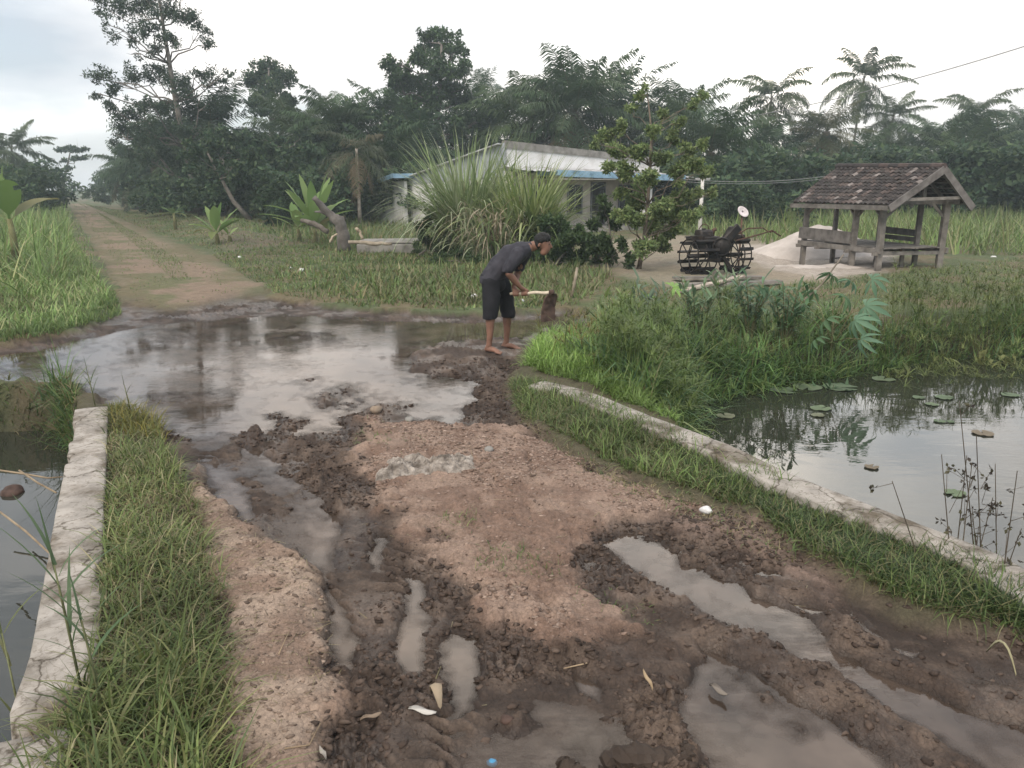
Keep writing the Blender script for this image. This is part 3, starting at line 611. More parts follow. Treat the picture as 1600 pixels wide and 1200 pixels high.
# grass on the far side of the ditch
DB = GP([(-200,612),(20,610),(100,612),(124,626),(118,650),(100,690),(60,670),(-40,660),(-200,660)], -.05)
DB2 = GP([(50,650),(112,640),(104,740),(85,790),(60,740)], -.3)
stuffgrass('ditch_grass', [turf(GP([(-80,628),(60,624),(122,632),(112,672),(95,700),(40,690),(-80,690)], -.12), 5200, .20, .012, BG+DRYC[:1], (.5, 2.2), lean=1.1, keep=lambda p, f: f['dm'] < .97), turf(GP([(-60,650),(60,645),(116,640),(116,665),(100,720),(50,720),(-40,700)],-.25), 2600, .34, .014, BG+DRYC, (.5, 2.2)), turf(DB, 7000, .10, .010, BG+DRYC[:1], (.4, 1.8)), turf(DB, 1800, .15, .009, DRYC, (.3, 2.2), lean=1.2),
    umbels(DB, 140, .16, [(.12,.12,.035),(.085,.105,.035)]), turf(DB2, 1500, .5, .010, BG, (.2, 1.3)),
    turf(GP([(-120,660),(60,670),(70,800),(-60,800)], PZ), 260, .5, .006, [(.05,.045,.03),(.09,.08,.05)], (.3, 2.2), lean=.8)])

# ---- leaves and trees
def leafcloud(cent, rad, n, size, cols, rng, aspect=.45, shell=.6, droop=0, jit=.3, hole=.0, clumps=None):
    """n leaf faces spread through ellipsoidal clumps; cent (K,3), rad (K,3) ; n per clump (K,)"""
    K = len(cent); idx = np.repeat(np.arange(K), n); N = len(idx)
    d = rng.normal(size=(N, 3)); d /= np.linalg.norm(d, axis=1)[:, None]
    rr = rng.random(N)**(1/3.)*shell+(1-shell)*rng.random(N); rr = np.where(rng.random(N) < .15, rr*1.22, rr)
    P = cent[idx]+d*rr[:, None]*rad[idx]
    if hole:
        f1 = vn(P[:, 0]*1.1+P[:, 1]*.9, P[:, 2]*1.3+P[:, 1]*.5, int(cent[0][0]*7) % 97); k = f1 > hole; P = P[k]; idx = idx[k]; N = len(P)
    s = size*(.6+.8*rng.random(N)); a = rng.normal(size=(N, 3)); a[:, 2] -= droop; a /= np.linalg.norm(a, axis=1)[:, None]
    b = rng.normal(size=(N, 3)); b[:, 2] *= .5; b -= a*(a*b).sum(1)[:, None]; b /= np.linalg.norm(b, axis=1)[:, None]+1e-9
    h = (s*aspect)[:, None]/2; nn = np.cross(a, b)*(s*.12)[:, None]
    V = np.stack([P, P+a*s[:, None]*.45+b*h+nn, P+a*s[:, None], P+a*s[:, None]*.45-b*h+nn], 1).reshape(-1, 3)
    Q = np.arange(N*4).reshape(-1, 4)
    c = pick(N, cols, jit, rng)
    ct = (.72+.56*rng.random(K))[idx]                               # each clump has its own leaf tone
    return V, Q, np.repeat(c*ct[:, None], 4, 0)
def wob(a, b, n, amp, rng):
    a = np.array(a, float); b = np.array(b, float); t = np.linspace(0, 1, n)[:, None]; p = a*(1-t)+b*t
    w = rng.normal(size=(n, 3))*amp; w[0] = 0; w[-1] = 0; return p+w
TREEC = [(.046,.082,.042),(.062,.10,.047),(.037,.068,.038),(.08,.115,.052)]
def broadleaf(name, base, trunk, clumps, label, n_leaf, size, cols=TREEC, cat='tree', group=None, r0=.18, seed=1, hole=0, aspect=.5, barkcol=(1,1,1), mat_='leaf', shell=.6, flat=1.0, crown='crown', depth=1.0, droop=.2):
    """base world xyz; trunk list of world xyz points; clumps list (x,y,z,r) in world metres"""
    rng = np.random.default_rng(seed); o = empty(name, tuple(base), label, cat, group); b = np.array(base)
    tb = MB(); T = np.array(trunk)-b; k = len(T); tb.tube(T, [r0*(1-.75*i/(k-1)) for i in range(k)], 8, col=barkcol)
    cl = np.array(clumps, float); c = cl[:, :3]-b; r = cl[:, 3]
    for q, rq in zip(c, r):
        j = int(np.argmin(np.linalg.norm(T-q, axis=1)+np.where(T[:, 2] > q[2]-.15*rq, 3, 0))); p = T[j]
        pts = wob(p, q, 5, .06*np.linalg.norm(q-p), rng); rb = r0*.32*max(.25, (1-.6*j/k)); tb.tube(pts, [rb*(1-.16*i*1.1) for i in range(5)], 5, col=barkcol)
        for s in range(3):
            e = q+rng.normal(size=3)*rq*.55; tb.tube(wob(pts[3], e, 4, .04, rng), [rb*.4, rb*.3, rb*.2, rb*.08], 4, col=barkcol)
    tb.build('trunk', M['bark'], o, True)
    w = r**2/np.sum(r**2); n = np.maximum((w*n_leaf).astype(int), 8)
    sub = []; sr = []; sn = []                                       # each clump is broken into smaller leaf clusters
    for q, rq, nq in zip(c, r, n):
        m = max(3, int(5+rq*4)); 
        for _ in range(m):
            d = rng.normal(size=3); d /= np.linalg.norm(d); d *= rng.random()**.5; sub.append(q+d*rq*np.array([1, depth, flat])*.85); u = rq*(.28+.3*rng.random()); sr.append([u*1.15, u*1.15, u*.75*max(flat, .45)]); sn.append(max(3, int(nq/m)))
    V, Q, C = leafcloud(np.array(sub), np.array(sr), np.array(sn), size, cols, rng, aspect, shell, droop, .3, hole)
    npobj(crown, V, Q, M[mat_], o, C); return o
def clp(lst, d, rng=None, dz=2.0):
    rng = rng or np.random.default_rng(5); out = []
    for px, py, r in lst:
        dd = d+rng.uniform(-dz, dz); p = ZH(px, py, dd); out.append((*p, r*dd*.97/F))
    return out
def gp(px, d, lift=0):                                               # ground point under a column of the photo at distance d
    p = ZH(px, 300, d); return np.array([p[0], d, zat(p[0], d)+lift])

# ---- loose clods and crumbs of earth, straw bits
def clods(name, sampler, n, smin, smax, cols, power=2.4, sink=-.05):
    p = sampler(n); n = len(p); rng = np.random.default_rng(n); z = height(p[:, 0], p[:, 1])
    k = z > WZ-.008; p = p[k]; z = z[k]; n = len(p)
    g = (1+5**.5)/2; ic = np.array([[-1,g,0],[1,g,0],[-1,-g,0],[1,-g,0],[0,-1,g],[0,1,g],[0,-1,-g],[0,1,-g],[g,0,-1],[g,0,1],[-g,0,-1],[-g,0,1]])/1.9
    fc = np.array([[0,11,5],[0,5,1],[0,1,7],[0,7,10],[0,10,11],[1,5,9],[5,11,4],[11,10,2],[10,7,6],[7,1,8],[3,9,4],[3,4,2],[3,2,6],[3,6,8],[3,8,9],[4,9,5],[2,4,11],[6,2,10],[8,6,7],[9,8,1]])
    s = smin+(smax-smin)*rng.random(n)**power; a = rng.random(n)*6.28; V = ic[None]*(1+1.05*(rng.random((n, 12, 1))-.5))*np.stack([s*(1+.9*rng.random(n)), s, s*(.35+.3*rng.random(n))], 1)[:, None]
    x = V[..., 0]*np.cos(a)[:, None]-V[..., 1]*np.sin(a)[:, None]; y = V[..., 0]*np.sin(a)[:, None]+V[..., 1]*np.cos(a)[:, None]
    V = np.stack([x+p[:, 0, None], y+p[:, 1, None], V[..., 2]+(z+s*sink)[:, None]], -1).reshape(-1, 3)
    Q = (fc[None]+(np.arange(n)*12)[:, None, None]).reshape(-1, 3); c = np.repeat(pick(n, cols, .25, rng), 12, 0)
    return tag(npobj(name, V, Q, M['clod'], None, c), kind='stuff')
M['clod'] = mat('loose earth', (.75,.75,.75), (1.1,1.1,1.1), .8, 60, .3, 160, attr=True, spec=.25)
_near = np.vstack([GP([(100,640),(560,560),(830,560),(900,680),(1250,840),(1650,985),(1900,1330),(330,1330),(300,780)])])
def mudpts(n):
    p = inpoly(_near, n*4); p = p[RNG.random(len(p)) < np.clip(4.5/np.hypot(p[:,0], p[:,1]), .3, 1)]; f = fields(p[:, 0], p[:, 1]); w = f['mud']*(.12+1.5*sst(.42,.60,fbm(p[:,0]*1.3,p[:,1]*1.3,451,2))+18*np.clip(f['z']+.02, 0, .05)); return p[RNG.random(len(p)) < w][:n]
def redpts(n):
    p = inpoly(RED, n*2); f = fields(p[:, 0], p[:, 1]); return p[RNG.random(len(p)) < f['red']*(.1+1.2*sst(.42,.62,fbm(p[:,0]*1.8,p[:,1]*1.8,453,2)))][:n]
clods('mud_clods', mudpts, 19000, .0035, .018, [(.060,.041,.031),(.085,.060,.046),(.048,.033,.025),(.095,.068,.052)], 3.0)
clods('soil_crumbs', redpts, 7000, .003, .013, [(.18,.12,.09),(.25,.175,.135),(.12,.082,.062),(.29,.215,.17)], 2.2)
clods('silt_crumbs', lambda n: inpoly(TAN, n), 1500, .003, .013, [(.22,.16,.12),(.28,.21,.16),(.14,.10,.075)], 2.4)
p = np.vstack([inpoly(TAN, 330), inpoly(RED, 150), inpoly(_near, 200)]); n = len(p); z = height(p[:, 0], p[:, 1]); k = z > WZ; p = p[k]; z = z[k]; n = len(p)
V, Q, k = ribbons(np.column_stack([p, z+.006]), RNG.random(n)*6.28, .02+.07*RNG.random(n)**2, .0022+.003*RNG.random(n), 1.35+.2*RNG.random(n), RNG.random(n)*.3, 2, np.full(n, 1.57), tip=.5)
tag(npobj('straw_litter', V, Q, M['grass'], None, np.repeat(pick(n, DRYC+[(.12,.09,.06)], .2), k, 0)), kind='stuff')
# ---------------------------------------------------------------- individual trees
D = 48.
b = gp(312, D); tr = [b, ZH(303, 290, D), ZH(290, 230, D), ZH(275, 160, D), ZH(265, 100, D), ZH(255, 40, D), ZH(245, -30, D)]
BIG = [(190,15,30),(225,-5,34),(262,12,34),(295,22,26),(160,35,22),(150,8,18),(185,52,28),(225,45,24),(262,60,22),(312,50,18),(325,70,12),(152,118,18),(178,128,22),(205,122,24),(235,108,26),(262,120,24),(290,140,24),
 (318,118,22),(342,128,14),(358,112,10),(150,148,10),(172,168,18),(205,172,26),(240,165,28),(270,175,26),(302,175,22),(330,160,16),(345,180,14),(188,205,24),(225,208,30),(262,212,32),(298,210,26),(322,205,18),(238,80,16),(205,85,18),(250,248,32),(290,250,30),(215,240,22)]
broadleaf('broadleaf_tree', b, tr, clp(BIG, D), 'tallest feathery tree, with airy layered branches beside the dirt track', 24000, .20, r0=.26, seed=11, hole=.30, aspect=.36, cols=[(.055,.085,.05),(.068,.10,.056),(.045,.072,.045)], shell=.5)
b = gp(388, 40); broadleaf('leaning_tree', b, [b, ZH(365,315,40), ZH(345,278,40), ZH(322,235,40)], clp([(340,240,24),(318,228,24),(355,262,18),(300,240,20),(372,270,20),(385,240,22)], 40), 'leaning tree with a slanting bare grey trunk at the edge of the dark trees', 3200, .24, r0=.15, seed=12, hole=.25)
D = 62.; b = gp(428, D)
broadleaf('round_tree', b, [b, ZH(428,250,D), ZH(424,190,D), ZH(420,150,D), ZH(420,110,D)], clp([(395,120,20),(418,104,22),(443,122,21),(405,142,22),(432,150,24),(452,150,16),(396,160,14),(456,172,11),(412,170,16),(438,178,14),(420,128,20)], D), 'round crowned tree standing alone above the dark treetops', 8500, .26, r0=.25, seed=13, hole=.22)
D = 54.; b = gp(680, D)
MIDT = [(690,66,30),(665,62,18),(715,78,22),(722,105,18),(655,90,24),(690,105,30),(640,118,24),(612,102,18),(618,130,20),(665,135,30),(702,140,28),(640,158,26),(680,170,32),(720,165,24),(606,160,20),(745,190,22),(650,195,30),(700,205,30)]
broadleaf('broadleaf_tree', b, [b, ZH(680,230,D), ZH(684,170,D), ZH(688,120,D), ZH(690,70,D)], clp(MIDT, D), 'large broad crowned tree with an uneven top, rising behind the white house roof', 18000, .26, r0=.28, seed=14, hole=.22, cols=[(.062,.105,.045),(.078,.125,.05),(.05,.085,.04)])
D = 50.; b = gp(560, D)
broadleaf('broadleaf_tree', b, [b, ZH(560,260,D), ZH(556,215,D), ZH(552,180,D)], clp([(545,180,26),(520,196,22),(572,182,24),(592,192,24),(500,212,22),(540,215,30),(575,222,28),(610,205,26),(515,240,26),(560,250,28),(620,235,24)], D), 'middle height bushy tree filling the dark line behind the banana plant', 8000, .30, r0=.2, seed=15, hole=.15)
D = 46.; b = gp(450, D)
broadleaf('broadleaf_tree', b, [b, ZH(450,270,D), ZH(452,230,D)], clp([(440,225,26),(470,215,22),(420,240,24),(455,255,28),(490,240,22),(400,230,20),(380,215,18),(430,275,22),(480,280,22)], D), 'low dense tree below the round crowned tree', 6500, .28, r0=.16, seed=16, hole=.1)
D = 44.; b = gp(345, D)
broadleaf('broadleaf_tree', b, [b, ZH(347,270,D), ZH(350,240,D)], clp([(350,225,24),(375,235,22),(330,250,22),(360,270,24),(395,270,22),(345,292,20),(310,265,20)], D), 'dark bushy tree behind the leaning trunk', 5500, .27, r0=.16, seed=17, hole=.1)
for k, (px, py, r, d, sd, lb) in enumerate([(225,275,32,66,21,'dark bush on the right side of the track just below the tallest tree'), (190,285,26,85,22,'dark bush farther up the right side of the track'), (163,287,16,112,23,'small hazy bush near the far end of the track'), (272,290,30,55,24,'dark bush at the foot of the tallest tree')]):
    b = gp(px, d); broadleaf('roadside_bush', b, [b, ZH(px, py+8, d), ZH(px, py-6, d)], clp([(px-r*.5,py,r*.5),(px+r*.5,py-4,r*.55),(px,py-r*.5,r*.55),(px-r*.2,py+r*.3,r*.55),(px+r*.6,py+r*.4,r*.5),(px-r*.8,py+r*.4,r*.35)], d, dz=1), lb, 4200, .3, cat='bush', seed=sd, r0=.12, hole=.05, group='bushes along the track')
D = 100.; b = gp(96, D)
broadleaf('umbrella_tree', b, [b, ZH(100,280,D), ZH(106,255,D), ZH(110,236,D)], clp([(96,233,11),(110,232,12),(124,234,11),(134,233,7),(118,247,10),(132,246,6),(100,250,6),(90,266,6),(108,262,6)], D, dz=.6), 'thin distant tree with flat tiers of foliage at the end of the track', 1500, .36, r0=.22, seed=18, hole=.1, flat=.3, cat='tree')
# far wood behind everything
rng = np.random.default_rng(31)
cs = []; rs = []; ns = []
for px in np.arange(-220, 1900, 13):
    d = rng.uniform(72, 84) if px > 170 else rng.uniform(130, 160)
    top = 250 if px > 170 else 272
    if px > 1000: top = 232+rng.uniform(-8, 18)
    if 1050 < px < 1240: top = 250
    if 85 < px < 150: continue
    for py in np.arange(top+rng.uniform(-8, 10), 318, 17):
        p = ZH(px+rng.uniform(-7, 7), py, d); r = rng.uniform(.7, 1.4)*(1 if px > 170 else 1.7); cs.append(p); rs.append([r, r, r*.8]); ns.append(46)
V, Q, C = leafcloud(np.array(cs), np.array(rs), np.array(ns), .5, [(.05,.085,.042),(.065,.10,.047),(.042,.07,.038)], rng, .5, .6, .3)
tag(npobj('far_wood', V, Q, M['leaf'], None, C), kind='stuff')
# ---- palms
def frond(parts, base, az, el, L, droop, nl, ll, lw, cols, rng, hang, fold=.6, ragged=0):
    """arching rachis with two rows of leaflets"""
    k = 9; t = np.linspace(0, 1, k); P = np.zeros((k, 3)); P[0] = base
    for i in range(1, k):
        e = el-droop*t[i]**1.3; P[i] = P[i-1]+np.array([math.cos(e)*math.sin(az), math.cos(e)*math.cos(az), math.sin(e)])*L/(k-1)
    tt = np.linspace(.14, 1, nl); X = np.stack([np.interp(tt, t, P[:, a]) for a in range(3)], 1)
    e = el-droop*tt**1.3; T = np.stack([np.cos(e)*math.sin(az), np.cos(e)*math.cos(az), np.sin(e)], 1)
    sd = np.array([math.cos(az), -math.sin(az), 0.]); up = np.cross(np.broadcast_to(sd, T.shape), T)
    col = pick(1, cols, .15, rng)[0]
    for s in (-1, 1):
        keepm = rng.random(nl) > ragged; n = keepm.sum(); x = X[keepm]; tg = T[keepm]; u = up[keepm]; q = tt[keepm]
        l = ll*(np.sin(np.pi*np.clip(q*.86+.12, 0, 1))**.7+.12)*(.8+.4*rng.random(n))
        d = sd*s+tg*(.35+.5*q)[:, None]+u*(fold*(.5-hang)+rng.normal(0, .22, n))[:, None]; d /= np.linalg.norm(d, axis=1)[:, None]
        g = np.zeros((n, 3)); g[:, 2] = -1
        m1 = x+d*(l*.5)[:, None]; d2 = d+g*(hang*1.3+.25*rng.random(n))[:, None]; d2 /= np.linalg.norm(d2, axis=1)[:, None]; m2 = m1+d2*(l*.5)[:, None]
        w = tg*lw/2
        V = np.stack([x-w*.5, x+w*.5, m1+w, m1-w, m2+w*.25, m2-w*.25], 1).reshape(-1, 3); o = np.arange(n)*6
        Q = np.vstack([np.stack([o, o+1, o+2, o+3], 1), np.stack([o+3, o+2, o+4, o+5], 1)])
        parts.append((V, Q, np.repeat(np.tile(col, (n, 1))*(1+.3*(rng.random((n, 1))-.5)), 6, 0)))
    w = np.linspace(.05, .012, k)[:, None]*(L/4.5)
    V = np.stack([P-sd*w, P+sd*w], 1).reshape(-1, 3); o = np.arange(k-1)*2
    parts.append((V, np.stack([o, o+1, o+3, o+2], 1), np.tile(np.array([.09,.095,.045]), (2*k, 1))))
def palm_crown(seed, nf, L, el=(-.5, 1.35), droop=(.7, 1.5), nl=34, ll=.75, lw=.05, cols=TREEC, hang=.5, ragged=.06, dead=0, wind=0):
    rng = np.random.default_rng(seed); parts = []
    for i in range(nf):
        u = i/max(nf-1, 1); e = el[1]+(el[0]-el[1])*u+rng.normal(0, .1); az = i*2.39996+rng.normal(0, .2)
        if wind: az = az+wind*math.sin(az)*.4
        frond(parts, (0, 0, -.25*u), az, e, L*(.75+.35*rng.random())*(.8 if u < .12 else 1), droop[0]+(droop[1]-droop[0])*rng.random(), nl, ll, lw,
              cols if not (dead and u > 1-dead) else [(.16,.12,.07),(.12,.10,.06)], rng, hang, ragged=ragged)
    return merge(parts)
OILC = [(.058,.095,.045),(.075,.112,.05),(.048,.08,.04)]
COCC = [(.085,.115,.055),(.10,.13,.06),(.07,.098,.048)]
CR = {}
OILV = [[(.048,.082,.046),(.06,.096,.05)],[(.085,.125,.052),(.07,.105,.045)],[(.06,.10,.044),(.075,.11,.055)]]
for k in range(3): CR['oil%d' % k] = npmesh('crown', *palm_crown(40+k, 38+3*k, 5.2-.2*k, (-1.0+.1*k, 1.45), (.5, 1.35), 46, 1.05, .085, OILV[k], .45+.12*k, dead=.10))
for k in range(3): CR['coco%d' % k] = npmesh('crown', *palm_crown(50+k, 21+k, 4.1, (-.75, 1.35), (.75, 1.6), 44, .72, .085, COCC, .85, .05))
CR['young'] = npmesh('crown', *palm_crown(60, 16, 2.6, (-1.0, .95), (.7, 1.2), 30, .6, .05, [(.085,.095,.055),(.07,.085,.045),(.11,.10,.06)], .8, .05, dead=.25))
CR['shag'] = npmesh('crown', *palm_crown(61, 40, 3.4, (-1.15, 1.3), (.5, 1.2), 34, .7, .06, [(.095,.11,.055),(.075,.095,.045),(.12,.12,.065)], .8, .05, dead=.2))
for m in CR.values(): m.materials.append(M['leaf'])
def palm(name, px, d, pyc, crown, label, s=1., rt=.2, lean=0, rz=0, cat='palm', group=None, col=(.8,.78,.75), tilt=0):
    c = ZH(px, pyc, d); b = np.array([c[0]-lean, d, 0.]); b[2] = zat(b[0], b[1])
    o = empty(name, tuple(b), label, cat, group); q = c-b
    m = MB(); pts = [Vector((0,0,-.1)), Vector((q[0]*.12, 0, q[2]*.33)), Vector((q[0]*.5, 0, q[2]*.7)), Vector(q)]
    m.tube(pts, [rt*1.35, rt, rt*.9, rt*.8], 8, col=col); m.build('trunk', M['bark'], o, True)
    cr = bpy.data.objects.new('crown', CR[crown]); link(cr, o); cr.location = q; cr.scale = (s,)*3; cr.rotation_euler = (tilt, 0, rz); return o
OILS = [(775,58,205,1.0,'leftmost of the oil palms behind the house roof'),(828,52,195,1.0,'oil palm rising straight above the flat house front'),(898,50,175,1.1,'tallest oil palm behind the house, with upright young fronds'),(955,54,188,1.0,'oil palm right of the tallest one, above the right end of the house'),
 (1010,60,215,.9,'oil palm half hidden by the small light green tree'),(1110,46,238,.95,'dark drooping oil palm right of the light green tree'),(1172,50,258,.8,'low dark oil palm beneath the first coconut palm'),(740,62,215,.9,'oil palm between the large broad crowned tree and the house palms'),
 (600,48,262,.85,'low oil palm left of the house roof'),(655,52,250,.9,'oil palm with spreading fronds just above the left end of the house'),(495,52,258,.9,'oil palm deep in the shade above the fallen trunk'),(420,50,272,.85,'oil palm behind the leaning grey trunk'),(240,62,262,.9,'oil palm at the left edge of the dark trees by the track'),
 (300,58,262,.9,'oil palm in the shade below the tallest tree'),(205,74,262,.8,'oil palm farthest up the track on its right side'),(365,54,255,.8,'oil palm between the tallest tree and the round crowned tree'),
 (1400,66,255,.9,'oil palm behind the gable end of the pavilion'),(1470,62,238,1.0,'hazy oil palm right of the pavilion roof'),(1560,60,245,1.0,'rightmost hazy oil palm at the edge of the field'),(1330,62,262,.9,'oil palm behind the pavilion ridge'),(1640,64,235,1.,'oil palm at the far right border of the view'),
 (330,50,205,.85,'oil palm whose fronds stick out right of the tallest tree'),(460,56,215,.9,'oil palm right below the round crowned tree'),(530,50,205,.85,'oil palm left of the large broad crowned tree'),(625,56,205,.95,'oil palm between the large broad crowned tree and the bushy tree'),(265,70,225,.95,'oil palm behind the trunk of the tallest tree'),(1060,52,200,.9,'oil palm right behind the top of the small light green tree'),(1245,58,245,.8,'low oil palm between the first coconut palm and the bushy yellowish palm'),(1500,58,262,.9,'low oil palm at the back edge of the field')]
for k, (px, d, py, s, lb) in enumerate(OILS): palm('oil_palm', px, d, py, 'oil%d' % (k % 3), lb, s, .32, rz=k*1.3, group='oil palms behind the yard', col=(.45,.42,.38))
COCOS = [(1206,60,152,0,.95,'coconut palm with a bare pale trunk above the tractor'),(1350,66,122,1,1.0,'tallest coconut palm, swept by the wind above the pavilion roof'),(1396,68,182,2,.85,'coconut palm just right of and below the tallest one'),(1524,68,178,0,.95,'hazy coconut palm above the field right of the pavilion'),
 (1600,72,200,1,.9,'coconut palm cut by the right border'),(18,70,232,2,1.0,'coconut palm at the left border above the tall grass'),(-40,66,245,1,1.,'coconut palm outside the left border')]
for k, (px, d, py, v, s, lb) in enumerate(COCOS): palm('coconut_palm', px, d, py, 'coco%d' % v, lb, s*1.05, .105, lean=.4, rz=.8+k*2.1, group='coconut palms', col=(1.5,1.5,1.5))
palm('young_coconut_palm', 557, 40, 232, 'young', 'young coconut palm with drooping fronds on a slim white trunk left of the house', 1.0, .085, rz=.5, col=(2.,2.,2.))
palm('shaggy_palm', 1292, 56, 205, 'shag', 'bushy yellowish palm with a skirt of dead fronds behind the pavilion', 1.0, .3, rz=.2, col=(.8,.78,.7))
for px, d, py, s, lb in [(748,60,128,.55,'unopened spear of a palm poking above the treetops left of the house palms'),(494,60,180,.4,'small palm spear poking above the dark trees')]:
    c = ZH(px, py+25, d); b = np.array([c[0], d, zat(c[0], d)]); o = empty('spear_palm', tuple(b), lb, 'palm', 'palms with upright spears'); q = c-b
    MB().tube([(0,0,-.1), tuple(q*.5), tuple(q)], [.25,.2,.16], 7, col=(.5,.5,.45)).build('trunk', M['bark'], o, True)
    V, Q, C = palm_crown(70+int(px) % 7, 7, 3.2, (1.0, 1.5), (.1, .4), 26, .6, .07, OILC, .3); V = V*s*1.6
    npobj('crown', V+q, Q, M['leaf'], o, C)
# shrubs along the base of the trees
SH = {}
for k in range(3):
    rng = np.random.default_rng(80+k); n = 26
    c = np.column_stack([rng.normal(0, .75, n), rng.normal(0, .6, n), .45+rng.random(n)*1.7]); c[:, :2] *= (1.15-.3*c[:, 2:3]/2.2)
    SH[k] = npmesh('foliage', *leafcloud(c, np.tile([.42,.42,.34], (n, 1))*(.7+.6*rng.random((n, 1))), np.full(n, 90), .2, TREEC, rng, .5, .6, .2)); SH[k].materials.append(M['leaf'])
SHR = [(150,88,1.,1),(240,52,1.1,0),(285,46,1.,2),(330,44,1.2,1),(400,42,1.2,2),(440,40,1.2,0),(470,38,1.1,1),(520,42,1.4,2),(580,44,1.3,0),(600,42,1.2,1),(1040,42,1.6,1),(1090,40,1.5,0),(1150,42,1.6,2),(1200,44,1.7,1),(1250,46,1.7,0),(1180,36,1.0,2),
 (1310,50,1.8,2),(1370,50,1.9,1),(1440,48,1.8,0),(1500,46,1.9,2),(1550,44,1.8,1),(1600,46,1.9,0),(1650,42,1.8,2),(1130,36,1.0,1),(640,46,1.5,2),(70,60,1.4,0),(30,50,1.3,1),(-20,46,1.3,2),(60,80,2.0,1)]
for k, (px, d, s, v) in enumerate(SHR):
    b = gp(px, d); q = ('on the left verge' if px < 100 else 'under the tall trees by the track' if px < 380 else 'under the trees behind the banana plant' if px < 560 else 'left of the white house' if px < 700 else 'behind the tractor yard' if px < 1260 else 'behind the pavilion' if px < 1460 else 'at the back of the right field')
    lb = '%s dark shrub %s, about %.1f m tall' % ({0:'rounded',1:'wide',2:'upright'}[v], q, 2.4*s)
    o = bpy.data.objects.new('shrub', SH[v]); o.location = b; o.scale = (s*1.25, s*1.1, s); o.rotation_euler = (0, 0, k*1.7); link(o); tag(o, lb, 'shrub', 'shrubs along the tree line')
# ---------------------------------------------------------------- house
hu = np.array([math.cos(R(35)), math.sin(R(35))]); hv = np.array([-hu[1], hu[0]])
HX0 = ZH(790, 300, 34); HG = -.05
house = empty('house', (HX0[0], 34., HG), 'low white house with blue fascia boards and a flat fronted parapet, behind the tall grass', 'house', rz=R(35))
# local axes: x along the front (to the right), y to the back; z up
def HB(name, boxes, m, parent=house, bevel=0):
    b = MB()
    for c, s in boxes: b.box(c, s)
    return b.build(name, m, parent, bevel=bevel)
FW = 9.2
fr = MB()                                            # parapet front, its top falls slightly to the right
def prism(b, pts, y0, y1):                           # polygon in x,z extruded along y
    k = len(pts); v = [(x, y0, z) for x, z in pts]+[(x, y1, z) for x, z in pts]
    return b.add(v, [tuple(range(k)), tuple(range(2*k-1, k-1, -1))]+[(i, i+k, (i+1) % k+k, (i+1) % k) for i in range(k)])
prism(fr, [(0, 2.75), (FW, 2.55), (FW, 3.32), (0, 3.88)], 0, .18); fr.build('parapet_wall', M['white_wall'], house)
cp = MB(); prism(cp, [(-.04, 3.62), (FW+.04, 3.12), (FW+.04, 3.40), (-.04, 3.93)], -.05, .22); cp.build('parapet_cap', M['oldconcrete'], house)
HB('front_wall', [((FW/2, 1.02, 1.3), (FW, .16, 2.7))], M['beige_wall'])
HB('side_wall', [((.08, 4.9, 1.25), (.16, 7.6, 2.5))], M['white_wall'])
HB('back_wall', [((FW/2, 8.6, 1.2), (FW, .16, 2.4))], M['white_wall'])
HB('right_wall', [((FW-.08, 4.9, 1.25), (.16, 7.6, 2.5))], M['white_wall'])
HB('porch_column', [((7.5, -.9, 1.3), (.5, .3, 2.75))], M['white_wall'], bevel=.02)
HB('porch_column', [((.1, -.1, 1.3), (.3, .3, 2.75))], M['beige_wall'], bevel=.02)
HB('porch_floor', [((FW/2, -.1, .12), (FW+.3, 2.3, .3))], M['oldconcrete'])
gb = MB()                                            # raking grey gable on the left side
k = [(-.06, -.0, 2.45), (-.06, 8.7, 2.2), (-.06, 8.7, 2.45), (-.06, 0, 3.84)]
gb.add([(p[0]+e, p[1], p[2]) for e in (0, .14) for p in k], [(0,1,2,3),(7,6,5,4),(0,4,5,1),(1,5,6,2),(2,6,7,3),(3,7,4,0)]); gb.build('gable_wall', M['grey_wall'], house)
rf = MB(); rf.add([(-.3, .15, 3.78), (FW+.2, .15, 3.25), (FW+.2, 9.0, 2.35), (-.3, 9.0, 2.46), (-.3, .15, 3.83), (FW+.2, .15, 3.30), (FW+.2, 9.0, 2.40), (-.3, 9.0, 2.51)], [(0,1,2,3),(7,6,5,4),(0,4,5,1),(1,5,6,2),(2,6,7,3),(3,7,4,0)]); rf.build('roof', M['zinc'], house)
# front awning of corrugated sheet
aw = MB(); n = 90; v = []; 
for i in range(n+1):
    x = -.1+(FW+1.0)*i/n; w = .025*math.sin(i*2.1)
    v += [(x, -.02, 2.90+w-.02*x), (x, -.75, 2.80+w-.02*x+.04*math.sin(x*1.7)), (x, -1.45, 2.69+w-.02*x)]
aw.add(v, [q for i in range(n) for q in ((i*3, i*3+3, i*3+4, i*3+1), (i*3+1, i*3+4, i*3+5, i*3+2))]); aw.build('awning', M['zinc'], house, True)
fa = MB(); fa.box((5.6, -1.49, 2.52), (7.7, .05, .27), Matrix.Rotation(R(1.1), 3, 'Y')); fa.build('fascia_board', M['blue'], house)
fb = MB(); fb.box((1.72, -.75, 2.62), (.05, 1.5, .22)); fb.build('fascia_board', M['blue'], house)
HB('ceiling', [((5.6, -.75, 2.36), (7.6, 1.4, .04))], M['beige_wall'])
